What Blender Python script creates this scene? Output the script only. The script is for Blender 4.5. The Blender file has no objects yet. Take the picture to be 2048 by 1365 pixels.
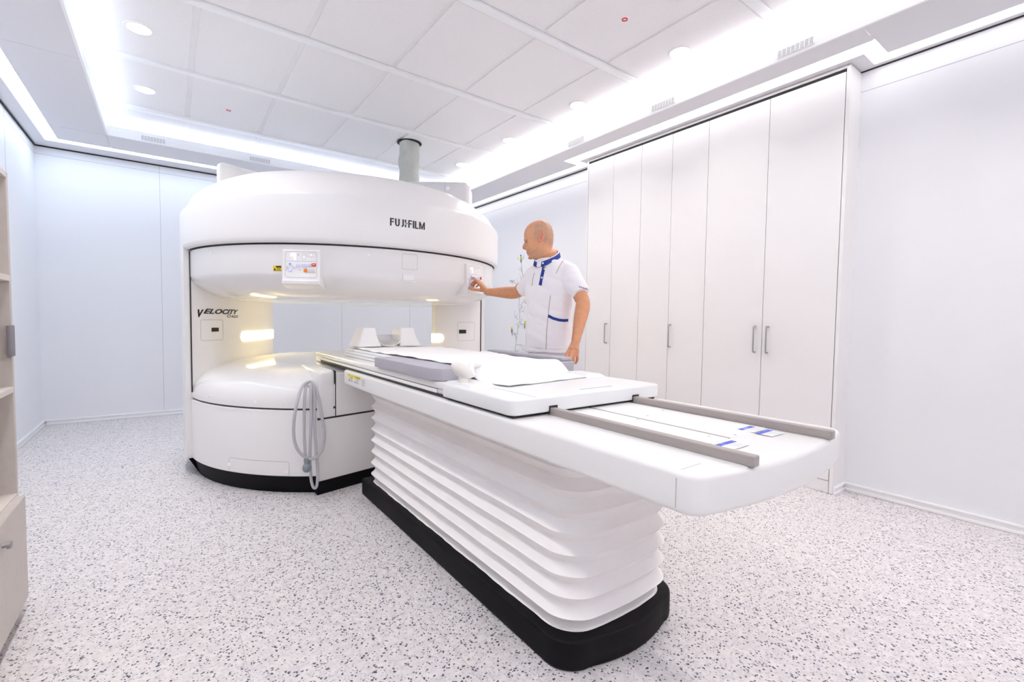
import bpy, bmesh, math, random
from mathutils import Vector, Matrix
from mathutils.bvhtree import BVHTree
random.seed(7)
PI = math.pi
SC = bpy.context.scene
COL = SC.collection

# ------------------------------------------------------------------ camera
F_PX, YAW, PITCH, ROLL, CAM_H = 929.93, 0.635867, 0.0446524, 0.0132157, 1.15
_f = Vector((math.sin(YAW)*math.cos(PITCH), math.cos(YAW)*math.cos(PITCH), -math.sin(PITCH)))
_r = Vector((math.cos(YAW), -math.sin(YAW), 0)); _u = _r.cross(_f)
CR = _r*math.cos(ROLL) + _u*math.sin(ROLL)
CU = -_r*math.sin(ROLL) + _u*math.cos(ROLL)
CF = _f
CAM = Vector((0, 0, CAM_H))
def make_camera():
    cd = bpy.data.cameras.new('camera'); cam = bpy.data.objects.new('camera', cd); COL.objects.link(cam)
    cd.sensor_fit = 'HORIZONTAL'; cd.sensor_width = 36.0; cd.lens = F_PX/2048*36.0
    cd.clip_start = 0.02; cd.clip_end = 100
    m = Matrix((CR, CU, -CF)).transposed().to_4x4(); m.translation = CAM
    cam.matrix_world = m
    SC.camera = cam
def ray(px, py):
    return CR*((px-1024)/F_PX) - CU*((py-682.5)/F_PX) + CF
def on_z(px, py, z): d = ray(px, py); return CAM + d*((z-CAM_H)/d.z)
def on_x(px, py, x): d = ray(px, py); return CAM + d*(x/d.x)
def on_y(px, py, y): d = ray(px, py); return CAM + d*(y/d.y)

# ------------------------------------------------------------------ materials
def new_mat(name):
    m = bpy.data.materials.new(name); m.use_nodes = True
    nt = m.node_tree; b = nt.nodes['Principled BSDF']
    return m, nt, b
def mat(name, col, rough=0.5, metal=0.0, bump=0.0, bscale=200.0, vary=0.0, vscale=3.0, spec=0.5, coat=0.0):
    m, nt, b = new_mat(name)
    b.inputs['Base Color'].default_value = (*col, 1); b.inputs['Roughness'].default_value = rough
    b.inputs['Metallic'].default_value = metal; b.inputs['Specular IOR Level'].default_value = spec
    b.inputs['Coat Weight'].default_value = coat
    tc = nt.nodes.new('ShaderNodeTexCoord')
    if vary:
        n = nt.nodes.new('ShaderNodeTexNoise'); n.inputs['Scale'].default_value = vscale; n.inputs['Detail'].default_value = 4
        r = nt.nodes.new('ShaderNodeValToRGB')
        r.color_ramp.elements[0].position = .3; r.color_ramp.elements[1].position = .7
        r.color_ramp.elements[0].color = (*[c*(1-vary) for c in col], 1); r.color_ramp.elements[1].color = (*[min(1, c*(1+vary*.5)) for c in col], 1)
        nt.links.new(tc.outputs['Object'], n.inputs['Vector']); nt.links.new(n.outputs['Fac'], r.inputs['Fac']); nt.links.new(r.outputs['Color'], b.inputs['Base Color'])
    if bump:
        n = nt.nodes.new('ShaderNodeTexNoise'); n.inputs['Scale'].default_value = bscale; n.inputs['Detail'].default_value = 3
        bp = nt.nodes.new('ShaderNodeBump'); bp.inputs['Strength'].default_value = bump; bp.inputs['Distance'].default_value = .002
        nt.links.new(tc.outputs['Object'], n.inputs['Vector']); nt.links.new(n.outputs['Fac'], bp.inputs['Height']); nt.links.new(bp.outputs['Normal'], b.inputs['Normal'])
    return m
def emit(name, col, strength, base=None):
    m, nt, b = new_mat(name)
    b.inputs['Base Color'].default_value = (*(base or (.8, .8, .8)), 1)
    b.inputs['Emission Color'].default_value = (*col, 1); b.inputs['Emission Strength'].default_value = strength
    return m
M = {}
M['wall'] = mat('wall_laminate', (.84, .845, .87), .45, vary=.015, vscale=1.5)
M['joint'] = mat('joint_grey', (.52, .54, .59), .7)
M['shadow_gap'] = mat('shadow_gap_black', (.03, .03, .03), .8)
M['white_trim'] = mat('trim_white', (.90, .895, .90), .4)
M['tile'] = mat('ceiling_tile', (.90, .89, .895), .9, bump=.25, bscale=260, vary=.02, vscale=60)
M['tee'] = mat('ceiling_tee', (.93, .94, .95), .5)
M['soffit'] = mat('soffit_board', (.76, .75, .775), .6)
M['cab'] = mat('cabinet_laminate', (.86, .845, .84), .35, vary=.01)
M['cab_edge'] = mat('cabinet_edge', (.80, .77, .74), .5)
M['steel'] = mat('brushed_steel', (.42, .41, .42), .35, metal=.9)
M['shelf'] = mat('shelf_beige', (.60, .55, .51), .5, bump=.1, bscale=400, vary=.04, vscale=40)
M['shelf_edge'] = mat('shelf_edge', (.72, .67, .63), .5)
M['grey_plastic'] = mat('grey_plastic', (.20, .19, .21), .5)
M['mri'] = mat('scanner_white', (.87, .855, .845), .28, coat=.15)
M['mri_gloss'] = mat('scanner_gloss_white', (.87, .855, .845), .13, coat=.3)
M['mri_grey'] = mat('scanner_grey', (.72, .71, .73), .4)
M['seam'] = mat('seam_dark', (.02, .02, .02), .6)
M['seam_soft'] = mat('seam_soft', (.52, .50, .49), .6)
M['black'] = mat('black_plastic', (.0045, .004, .005), .6, bump=.15, bscale=500, spec=.14)
M['ink'] = mat('ink_black', (.006, .005, .008), .4)
M['table'] = mat('table_white', (.86, .85, .835), .3, coat=.1)
M['slab'] = mat('couch_white', (.84, .85, .85), .35)
M['panel_white'] = mat('panel_white', (.92, .91, .90), .35)
M['rail'] = mat('rail_taupe', (.37, .33, .315), .4, metal=.25)
M['bellows'] = mat('bellows_fabric', (.945, .915, .90), .65, bump=.3, bscale=900, vary=.02, vscale=8)
M['pad'] = mat('grey_foam_pad', (.45, .44, .485), .6, bump=.15, bscale=600)
M['sheet'] = mat('white_sheet', (.90, .895, .89), .8, bump=.25, bscale=80)
M['cream'] = mat('cream_plastic', (.80, .77, .73), .4)
M['duct'] = mat('duct_fabric', (.57, .59, .55), .75, bump=.6, bscale=30, vary=.08, vscale=14)
M['hose'] = mat('hose_grey', (.50, .49, .53), .5, bump=.4, bscale=300)
M['bulb'] = mat('bulb_grey', (.22, .26, .28), .5)
M['yellow'] = mat('label_yellow', (.85, .62, .01), .5)
M['yellow_bright'] = mat('label_yellow_bright', (.95, .80, .02), .5)
M['label_white'] = mat('label_white', (.85, .85, .86), .5)
M['blue_label'] = mat('label_blue', (.06, .10, .55), .5)
M['red'] = mat('button_red', (.62, .015, .03), .4)
M['orange'] = mat('button_orange', (.85, .22, .01), .4)
M['button_white'] = mat('button_ivory', (.78, .75, .72), .4)
M['glow_blue'] = emit('button_blue_glow', (.40, .46, 1.0), .32, (.50, .52, .75))
M['glow_white'] = emit('display_glow', (.72, .88, 1.0), .9, (.6, .7, .85))
M['glow_green'] = emit('indicator_green', (.3, .9, .5), .2, (.5, .7, .6))
M['led'] = emit('led_diffuser_cool', (.70, .84, 1.0), 7.5)
M['led_back'] = emit('led_diffuser_back', (.68, .83, 1.0), 8.5)
M['led_mild'] = emit('led_diffuser_mild', (1.0, .98, .99), 2.9)
M['down'] = emit('downlight_lens', (1.0, .96, .92), 14.0)
M['bore_lamp'] = emit('bore_lamp', (1.0, .82, .38), 13.0)
M['skin'] = None
M['tunic'] = mat('tunic_cotton', (.93, .895, .92), .85, bump=.3, bscale=500)
M['navy'] = mat('navy_trim', (.012, .035, .22), .8)
M['piping'] = mat('piping_tan', (.42, .36, .26), .8)
M['trouser'] = mat('trouser_cotton', (.72, .69, .76), .85, bump=.3, bscale=400)
M['branch'] = mat('decal_branch', (.25, .27, .33), .6)
M['bird_yellow'] = mat('bird_yellow', (.62, .70, .03), .6)
M['bird_blue'] = mat('bird_blue', (.03, .20, .42), .6)
M['bird_orange'] = mat('bird_orange', (.60, .25, .05), .6)
M['bird_black'] = mat('bird_black', (.02, .02, .03), .6)

def floor_mat():
    m, nt, b = new_mat('floor_speckled_rubber')
    N, L = nt.nodes, nt.links
    b.inputs['Roughness'].default_value = .42
    tc = N.new('ShaderNodeTexCoord')
    def mixc(fac, a, c):
        x = N.new('ShaderNodeMix'); x.data_type = 'RGBA'
        L.new(fac, x.inputs[0])
        if isinstance(a, tuple): x.inputs[6].default_value = (*a, 1)
        else: L.new(a, x.inputs[6])
        if isinstance(c, tuple): x.inputs[7].default_value = (*c, 1)
        else: L.new(c, x.inputs[7])
        return x.outputs[2]
    def math_(op, a, c=None):
        x = N.new('ShaderNodeMath'); x.operation = op
        for i, v in enumerate((a, c)):
            if v is None: continue
            if isinstance(v, (int, float)): x.inputs[i].default_value = v
            else: L.new(v, x.inputs[i])
        return x.outputs[0]
    def chips(scale, keep, rad, warp, seed):
        mp = N.new('ShaderNodeMapping'); mp.inputs['Location'].default_value = (seed*3.7, seed*1.3, seed); mp.inputs['Rotation'].default_value = (0, 0, seed)
        L.new(tc.outputs['Object'], mp.inputs['Vector'])
        nz = N.new('ShaderNodeTexNoise'); nz.inputs['Scale'].default_value = scale*1.1; nz.inputs['Detail'].default_value = 1.5
        L.new(mp.outputs[0], nz.inputs['Vector'])
        sub = N.new('ShaderNodeVectorMath'); sub.operation = 'SUBTRACT'; L.new(nz.outputs['Color'], sub.inputs[0]); sub.inputs[1].default_value = (.5, .5, .5)
        scl = N.new('ShaderNodeVectorMath'); scl.operation = 'SCALE'; L.new(sub.outputs[0], scl.inputs[0]); scl.inputs['Scale'].default_value = warp/scale
        add = N.new('ShaderNodeVectorMath'); add.operation = 'ADD'; L.new(mp.outputs[0], add.inputs[0]); L.new(scl.outputs[0], add.inputs[1])
        v = N.new('ShaderNodeTexVoronoi'); v.voronoi_dimensions = '2D'; v.inputs['Scale'].default_value = scale; L.new(add.outputs[0], v.inputs['Vector'])
        sp = N.new('ShaderNodeSeparateColor'); L.new(v.outputs['Color'], sp.inputs[0])
        r = math_('MULTIPLY', sp.outputs[1], rad); r = math_('ADD', r, rad*.35)
        inside = math_('LESS_THAN', v.outputs['Distance'], r)
        kept = math_('LESS_THAN', sp.outputs[0], keep)
        return math_('MULTIPLY', inside, kept), sp.outputs[2]
    n2 = N.new('ShaderNodeTexNoise'); n2.inputs['Scale'].default_value = 45; n2.inputs['Detail'].default_value = 6
    L.new(tc.outputs['Object'], n2.inputs['Vector'])
    rp = N.new('ShaderNodeValToRGB'); rp.color_ramp.elements[0].position = .35; rp.color_ramp.elements[1].position = .65
    rp.color_ramp.elements[0].color = (.66, .625, .625, 1); rp.color_ramp.elements[1].color = (.78, .74, .725, 1)
    L.new(n2.outputs['Fac'], rp.inputs['Fac'])
    g1, _ = chips(92, .38, .34, 1.3, 2.0)
    c = mixc(g1, rp.outputs['Color'], (.60, .58, .60))
    g2, _ = chips(105, .26, .34, 1.3, 5.0)
    c = mixc(g2, c, (.52, .505, .54))
    d1, rnd = chips(86, .27, .30, 1.3, 1.0)
    dk = N.new('ShaderNodeValToRGB'); dk.color_ramp.elements[0].color = (.03, .03, .05, 1); dk.color_ramp.elements[1].color = (.12, .125, .18, 1)
    L.new(rnd, dk.inputs['Fac'])
    c = mixc(d1, c, dk.outputs['Color'])
    d2, rnd = chips(120, .11, .34, 1.2, 9.0)
    c = mixc(d2, c, (.07, .07, .10))
    # tile seams, one metre apart
    sx = N.new('ShaderNodeSeparateXYZ'); L.new(tc.outputs['Object'], sx.inputs[0])
    seams = None
    FO = (1.36, 2.5375)       # the floor mesh has its origin at its centre
    for i, off, w_, k_ in ((0, .406, .0042, .6), (1, -.272, .0030, .25)):
        t = math_('ADD', sx.outputs[i], off + FO[i] + .594*20); t = math_('DIVIDE', t, .594); t = math_('FRACT', t); t = math_('LESS_THAN', t, w_)
        t = math_('MULTIPLY', t, k_)
        seams = t if seams is None else math_('MAXIMUM', seams, t)
    c = mixc(seams, c, (.42, .39, .35))
    L.new(c, b.inputs['Base Color'])
    return m
M['floor'] = floor_mat()

# ------------------------------------------------------------------ geometry helpers
class G:
    def __init__(s): s.bm = bmesh.new(); s.mi = 0
    def _merge(s, t):
        me = bpy.data.meshes.new('tmp')
        for f in t.faces: f.material_index = s.mi
        t.to_mesh(me); t.free(); s.bm.from_mesh(me); bpy.data.meshes.remove(me)
    def box(s, x0, x1, y0, y1, z0, z1, bev=0, seg=2):
        t = bmesh.new()
        v = [t.verts.new((x, y, z)) for x in (x0, x1) for y in (y0, y1) for z in (z0, z1)]
        for q in ((0, 1, 3, 2), (4, 6, 7, 5), (0, 4, 5, 1), (2, 3, 7, 6), (0, 2, 6, 4), (1, 5, 7, 3)): t.faces.new([v[i] for i in q])
        bmesh.ops.recalc_face_normals(t, faces=t.faces)
        if bev: bmesh.ops.bevel(t, geom=t.edges[:], offset=bev, segments=seg, affect='EDGES', profile=.5)
        s._merge(t); return s
    def obox(s, c, ax, ay, az, sx, sy, sz, bev=0, seg=2):
        t = bmesh.new(); c = Vector(c)
        v = [t.verts.new(c + ax*(i*sx/2) + ay*(j*sy/2) + az*(k*sz/2)) for i in (-1, 1) for j in (-1, 1) for k in (-1, 1)]
        for q in ((0, 1, 3, 2), (4, 6, 7, 5), (0, 4, 5, 1), (2, 3, 7, 6), (0, 2, 6, 4), (1, 5, 7, 3)): t.faces.new([v[i] for i in q])
        bmesh.ops.recalc_face_normals(t, faces=t.faces)
        if bev: bmesh.ops.bevel(t, geom=t.edges[:], offset=bev, segments=seg, affect='EDGES', profile=.5)
        s._merge(t); return s
    def prism(s, poly, z0, z1, bev=0, seg=3, vert_bev=False):
        t = bmesh.new()
        a = [t.verts.new((*p[:2], z0)) for p in poly]; b = [t.verts.new((*p[:2], z1)) for p in poly]
        n = len(poly)
        t.faces.new(a[::-1]); t.faces.new(b)
        for i in range(n): t.faces.new((a[i], a[(i+1) % n], b[(i+1) % n], b[i]))
        bmesh.ops.recalc_face_normals(t, faces=t.faces)
        if bev:
            e = [e for e in t.edges if abs(e.verts[0].co.z - e.verts[1].co.z) < 1e-6]
            bmesh.ops.bevel(t, geom=e, offset=bev, segments=seg, affect='EDGES', profile=.5, clamp_overlap=True)
        s._merge(t); return s
    def rings(s, rings, cap=True, closed=True):
        t = bmesh.new()
        R = [[t.verts.new(p) for p in r] for r in rings]; n = len(R[0])
        for a, b in zip(R, R[1:]):
            for i in range(n if closed else n-1):
                j = (i+1) % n
                t.faces.new((a[i], a[j], b[j], b[i]))
        if cap and closed: t.faces.new(R[0][::-1]); t.faces.new(R[-1])
        bmesh.ops.recalc_face_normals(t, faces=t.faces)
        s._merge(t); return s
    def lathe(s, prof, c, n=96, a0=0, a1=2*PI, zf=None, closed_profile=False):
        """prof: list of (r, z) about the vertical axis through c"""
        t = bmesh.new(); full = abs(a1-a0-2*PI) < 1e-6
        m = n if full else n+1
        grid = []
        for k in range(m):
            a = a0 + (a1-a0)*k/n; ca, sa = math.cos(a), math.sin(a)
            grid.append([t.verts.new((c[0]+r*ca, c[1]+r*sa, (zf(r, z, a) if zf else z))) for r, z in prof])
        for k in range(n):
            A, B = grid[k], grid[(k+1) % m]
            for i in range(len(prof)-(0 if closed_profile else 1)):
                j = (i+1) % len(prof)
                q = [A[i], B[i], B[j], A[j]]
                if prof[i][0] < 1e-6: q = [A[i], B[j], A[j]]
                elif prof[j][0] < 1e-6: q = [A[i], B[i], A[j]]
                try: t.faces.new(q)
                except ValueError: pass
        if not full and closed_profile: t.faces.new(grid[0]); t.faces.new(grid[-1][::-1])
        bmesh.ops.remove_doubles(t, verts=t.verts, dist=1e-6)
        bmesh.ops.recalc_face_normals(t, faces=t.faces)
        s._merge(t); return s
    def tube(s, pts, rad, n=10, closed=False, flat=None):
        pts = [Vector(p) for p in pts]; N = len(pts); R = []
        up = Vector((0, 0, 1)); prev = None
        for i, p in enumerate(pts):
            if closed: d = pts[(i+1) % N] - pts[i-1]
            else: d = pts[min(i+1, N-1)] - pts[max(i-1, 0)]
            d.normalize()
            if prev is None:
                x = d.cross(up)
                if x.length < 1e-3: x = d.cross(Vector((1, 0, 0)))
            else: x = prev - d*prev.dot(d)
            x.normalize(); prev = x.copy(); y = d.cross(x)
            r = rad[i] if isinstance(rad, (list, tuple)) else rad
            R.append([p + x*(math.cos(2*PI*k/n)*r) + y*(math.sin(2*PI*k/n)*r) for k in range(n)])
        if closed: R.append(R[0])
        s.rings(R, cap=not closed); return s
    def ball(s, c, rx, ry=None, rz=None, rot=None, sub=3):
        t = bmesh.new(); bmesh.ops.create_icosphere(t, subdivisions=sub, radius=1)
        c = Vector(c)
        for v in t.verts:
            p = Vector((v.co.x*rx, v.co.y*(ry or rx), v.co.z*(rz or rx)))
            if rot: p = rot @ p
            v.co = p + c
        s._merge(t); return s
    def cyl(s, c, axis, r, h, n=24, bev=0):
        axis = Vector(axis).normalized()
        x = axis.orthogonal().normalized(); y = axis.cross(x); c = Vector(c)
        pr = [(0, 0), (r, 0), (r, h), (0, h)] if not bev else [(0, 0), (r, 0), (r, h-bev), (r-bev, h), (0, h)]
        R = []
        for rr, hh in pr:
            R.append([c + axis*hh + (x*math.cos(2*PI*k/n) + y*math.sin(2*PI*k/n))*max(rr, 1e-5) for k in range(n)])
        s.rings(R, cap=True); return s
    def cut(s, p, n):
        """saw off everything on the side n points to"""
        bm = s.bm
        bmesh.ops.bisect_plane(bm, geom=bm.verts[:]+bm.edges[:]+bm.faces[:], plane_co=Vector(p), plane_no=Vector(n), clear_outer=True, dist=1e-6)
        bmesh.ops.holes_fill(bm, edges=[e for e in bm.edges if e.is_boundary], sides=0)
        bmesh.ops.recalc_face_normals(bm, faces=bm.faces); return s
    def raw(s, verts, faces):
        vs = [s.bm.verts.new(v) for v in verts]
        for f in faces:
            try: fc = s.bm.faces.new([vs[i] for i in f]); fc.material_index = s.mi
            except ValueError: pass
        return s

WORLD = {}      # object -> world location of its origin
def tag(o, label=None, cat=None, group=None, kind=None):
    if label: o['label'] = label
    if cat: o['category'] = cat
    if group: o['group'] = group
    if kind: o['kind'] = kind
    return o
def link_mesh(name, me, parent=None, mats=(), smooth=40):
    """me is in world coordinates; it is moved into the frame of its parent, or given an origin at its base"""
    for m in mats: me.materials.append(m)
    if smooth:
        me.shade_smooth(); me.set_sharp_from_angle(angle=math.radians(smooth))
    o = bpy.data.objects.new(name, me); COL.objects.link(o)
    if parent is None:
        xs = [v.co for v in me.vertices]
        lo = Vector([min(p[i] for p in xs) for i in range(3)]); hi = Vector([max(p[i] for p in xs) for i in range(3)])
        org = Vector(((lo.x+hi.x)/2, (lo.y+hi.y)/2, lo.z)); o.location = org
    else:
        org = WORLD[parent.name]; o.parent = parent
    me.transform(Matrix.Translation(-org)); WORLD[o.name] = org
    return o
def obj(name, g, m, parent=None, smooth=40, label=None):
    me = bpy.data.meshes.new(name)
    g.bm.to_mesh(me); g.bm.free()
    o = link_mesh(name, me, parent, m if isinstance(m, (list, tuple)) else [m], smooth)
    if label: o['label'] = label
    return o
def thing(name, label, cat, loc, group=None):
    o = bpy.data.objects.new(name, None); COL.objects.link(o); o.location = loc; o.empty_display_size = .1
    WORLD[o.name] = Vector(loc)
    return tag(o, label, cat, group)
def struct(name, g, m, parent=None, smooth=30):
    return tag(obj(name, g, m, parent, smooth), kind='structure')

def text_2d(body, size, shear=0.0, bold=0.0, spacing=1.0, xs=1.0):
    cu = bpy.data.curves.new('txt', 'FONT'); cu.body = body; cu.size = size; cu.shear = shear; cu.offset = bold; cu.space_character = spacing
    cu.resolution_u = 3; cu.fill_mode = 'FRONT' if hasattr(cu, 'fill_mode') else cu.fill_mode
    o = bpy.data.objects.new('txt', cu); COL.objects.link(o)
    dg = bpy.context.evaluated_depsgraph_get()
    me = bpy.data.meshes.new_from_object(o.evaluated_get(dg))
    vs = [(v.co.x*xs, v.co.y) for v in me.vertices]; fs = [tuple(p.vertices) for p in me.polygons]
    bpy.data.objects.remove(o); bpy.data.curves.remove(cu); bpy.data.meshes.remove(me)
    return vs, fs
def rect_2d(x0, x1, y0, y1, nx=1):
    vs = []; fs = []
    for i in range(nx+1):
        x = x0 + (x1-x0)*i/nx; vs += [(x, y0), (x, y1)]
    for i in range(nx): fs.append((2*i, 2*i+2, 2*i+3, 2*i+1))
    return vs, fs
def round_rect(x0, x1, y0, y1, r, n=6):
    p = []
    for cx, cy, a in ((x1-r, y1-r, 0), (x0+r, y1-r, PI/2), (x0+r, y0+r, PI), (x1-r, y0+r, 1.5*PI)):
        for k in range(n+1): p.append((cx+r*math.cos(a+PI/2*k/n), cy+r*math.sin(a+PI/2*k/n)))
    return p
def outline_2d(poly, w):
    """a thin closed band along the polygon"""
    q = []
    for i in range(len(poly)):
        a, b = Vector(poly[i]), Vector(poly[(i+1) % len(poly)]); m = max(1, int((b-a).length/.012))
        q += [tuple(a.lerp(b, k/m)) for k in range(m)]
    poly = q
    n = len(poly); vs = []; fs = []
    for i in range(n):
        p = Vector(poly[i]); d = (Vector(poly[(i+1) % n]) - Vector(poly[i-1])); d = d.normalized() if d.length else Vector((1, 0)); nn = Vector((d.y, -d.x))
        vs += [tuple(p - nn*w/2), tuple(p + nn*w/2)]
    for i in range(n):
        j = (i+1) % n; fs.append((2*i, 2*i+1, 2*j+1, 2*j))
    return vs, fs
def decal(g, vf, fmap, off=.0012):
    vs, fs = vf
    out = []
    for u, v in vs:
        p, n = fmap(u, v); out.append(p + n*off)
    g.raw(out, fs); return g
def plane_map(o, ux, uy):
    o = Vector(o); ux = Vector(ux).normalized(); uy = Vector(uy).normalized(); n = ux.cross(uy)
    return lambda u, v: (o + ux*u + uy*v, n)
def catmull(pts, n=8, closed=False):
    P = [Vector(p) for p in pts]; out = []; N = len(P)
    rng = range(N if closed else N-1)
    for i in rng:
        if closed: p0, p1, p2, p3 = P[i-1], P[i], P[(i+1) % N], P[(i+2) % N]
        else: p0, p1, p2, p3 = P[max(i-1, 0)], P[i], P[i+1], P[min(i+2, N-1)]
        for k in range(n):
            t = k/n
            out.append(.5*((2*p1) + (p2-p0)*t + (2*p0-5*p1+4*p2-p3)*t*t + (3*p1-p0-3*p2+p3)*t**3))
    if not closed: out.append(P[-1])
    return out
# ================================================================== THE ROOM
XL, XR, YB, YF, ZS, ZC = -1.06, 3.78, 6.675, -1.6, 2.85, 3.03
g = G().box(XL-.1, XR+.1, YF-.1, YB+.1, -.1, 0); struct('floor', g, M['floor'])
def wall(name, b):
    return struct(name, G().box(*b), M['wall'])
wl = wall('wall_left', (XL-.1, XL, YF-.1, YB+.1, 0, 3.2))
wb = wall('wall_back', (XL, XR, YB, YB+.1, 0, 3.2))
wr = wall('wall_right', (XR, XR+.1, YF-.1, YB+.1, 0, 3.2))
wf = wall('wall_front', (XL, XR, YF-.1, YF, 0, 3.2))
ZJ = 2.745
for k, x in enumerate((-.059, .95, 1.955, 2.975)):
    struct('panel_joint', G().box(x-.002, x+.002, YB-.0012, YB, .07, ZS), M['joint'], wb)
struct('panel_joint', G().box(XL, XR, YB-.0012, YB, ZJ+.018, ZJ+.022), M['joint'], wb)
struct('panel_joint', G().box(XL, XL+.0012, YF, YB, ZJ+.018, ZJ+.022), M['joint'], wl)
struct('panel_joint', G().box(XL, XL+.0012, 5.60, 5.604, .07, ZS), M['joint'], wl)
struct('panel_joint', G().box(XR-.0012, XR, YF, 1.2, ZJ-.032, ZJ-.028), M['joint'], wr)
struct('panel_joint', G().box(XR-.0012, XR, 3.56, YB, ZJ-.032, ZJ-.028), M['joint'], wr)
# shadow gaps where the walls meet the soffit
struct('trim_1', G().box(XL, XL+.012, YF, YB, ZS-.012, ZS), M['shadow_gap'])
struct('trim_2', G().box(XL, XR, YB-.012, YB, ZS-.012, ZS), M['shadow_gap'])
struct('trim_3', G().box(XR-.006, XR, YF, 1.2, ZS-.008, ZS), M['shadow_gap'])
struct('trim_4', G().box(XR-.010, XR, 3.56, YB, ZS-.010, ZS), M['shadow_gap'])
# baseboards: a flat board under a small raised lip
def baseboard(name, boxes, lips):
    g = G()
    for b in boxes: g.box(*b, bev=.002)
    for b in lips: g.box(*b, bev=.004)
    struct(name, g, M['white_trim'])
def bb_x(x, s, y0, y1): return [(min(x, x+s*.014), max(x, x+s*.014), y0+.001, y1-.001, .0005, .050)], [(min(x, x+s*.022), max(x, x+s*.022), y0, y1, .042, .056), (min(x, x+s*.022), max(x, x+s*.022), y0, y1, 0, .020)]
def bb_y(y, s, x0, x1): return [(x0+.001, x1-.001, min(y, y+s*.014), max(y, y+s*.014), .0005, .050)], [(x0, x1, min(y, y+s*.022), max(y, y+s*.022), .042, .056), (x0, x1, min(y, y+s*.022), max(y, y+s*.022), 0, .020)]
baseboard('baseboard_left', *bb_x(XL, 1, YF, YB)); baseboard('baseboard_back', *bb_y(YB, -1, XL+.0225, XR))
CXB = 3.594
a1, a2 = bb_x(XR, -1, YF, 1.197); b1, b2 = bb_x(XR, -1, 3.57, YB-.0225); c1, c2 = bb_y(1.1975, -1, CXB, XR-.0225)
baseboard('baseboard_right', a1+b1+c1, a2+b2+c2)

# ---- raised ceiling: slab, lay-in tiles, tee bars
g = G().box(XL, XR, YF, YB, ZC+.012, ZC+.10)
tee_y = [-.57, .43, 1.435, 2.44, 3.45, 4.46, 5.50, 6.5]
jx = [.17+.604*k for k in range(-3, 7)]
for y0, y1 in zip(tee_y, tee_y[1:]):
    for x0, x1 in zip(jx, jx[1:]):
        a, b = max(x0+.018, XL+.01), min(x1-.018, XR-.01)
        if b-a > .05: g.box(a, b, y0+.045, y1-.045, ZC, ZC+.02, bev=.003, seg=1)
ce = struct('ceiling', g, M['tile'])
for y in tee_y[:-1]:
    w = .026 if y < 5 else .045
    g = G().box(XL+.01, XR-.01, y-w, y+w, ZC-.014, ZC+.012, bev=.003)
    struct('ceiling_tee_bar', g, M['tee'], ce)

# ---- lowered soffit with the light slot: inner plates, outer plates, fascias
FXL, FXR, FYB = -.45, 3.22, 5.89
g = G()
for x in (FXL-.001,): pass
g.box(-.842, FXL, YF, 4.268, ZS, ZS+.02); g.box(-.842, FXL, 4.272, FYB+.006, ZS, ZS+.02); g.box(-.842, FXL, FYB+.010, 6.33, ZS, ZS+.02)
g.box(FXL+.003, 3.22, FYB, 6.33, ZS, ZS+.02)
g.prism([(3.22, YF), (3.64, YF), (3.64, 1.02), (3.412, 1.02), (3.412, 1.024), (3.22, 1.024)], ZS, ZS+.02)
g.prism([(3.22, 1.028), (3.412, 1.028), (3.412, 3.735), (3.22, 3.735)], ZS, ZS+.02)
g.prism([(3.22, 3.74), (3.62, 3.74), (3.62, 6.33), (3.22, 6.33)], ZS, ZS+.02)
g.box(XL, -.945, YF, YB, ZS, ZS+.02); g.box(-.945, XR, 6.435, YB, ZS, ZS+.02)
g.prism([(XR, YF), (XR, 6.435), (3.72, 6.435), (3.72, 3.64), (3.54, 3.64), (3.54, 1.115), (3.735, 1.115), (3.735, YF)], ZS, ZS+.02)
so = struct('soffit', g, M['soffit'])
g = G(); g.box(-.95, -.83, YF, 6.44, ZS+.035, ZS+.05); g.box(-.95, 3.8, 6.32, 6.44, ZS+.035, ZS+.05); g.box(3.40, XR, YF, 6.44, ZS+.035, ZS+.05)
struct('slot_housing', g, M['white_trim'], so)
g = G(); g.box(FXR-.015, FXR-.0005, YF, FYB-.0005, ZS-.002, 2.94); g.box(FXL+.0005, FXL+.015, YF, FYB-.0005, ZS-.002, 2.94); g.box(FXL+.0005, FXR-.0005, FYB-.015, FYB-.0005, ZS-.002, 2.94)
struct('fascia', g, M['tee'], so)
# the light slot itself: three runs of diffuser
d0, d1 = ZS+.012, ZS+.030
lo = thing('linear_light', 'long straight LED light slot in the soffit along the left wall', 'light', (-.893, 2.4, d0), 'recessed LED light slots')
obj('diffuser', G().box(-.944, -.843, YF+.01, 6.434, d0, d1), M['led'], lo)
lo = thing('linear_light', 'straight LED light slot in the soffit along the back wall above the scanner', 'light', (1.4, 6.38, d0), 'recessed LED light slots')
obj('diffuser', G().box(-.84, 3.615, 6.331, 6.434, d0, d1), M['led_back'], lo)
lo = thing('linear_light', 'zigzag LED light slot stepping around the tops of the tall wardrobes', 'light', (3.5, 2.4, d0), 'recessed LED light slots')
obj('diffuser', G().prism([(3.641, YF+.01), (3.734, YF+.01), (3.734, 1.114), (3.539, 1.114), (3.539, 3.641), (3.719, 3.641), (3.719, 6.434), (3.621, 6.434), (3.621, 3.736), (3.413, 3.736), (3.413, 1.021), (3.641, 1.021)], d0, d1), M['led_mild'], lo)

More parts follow.
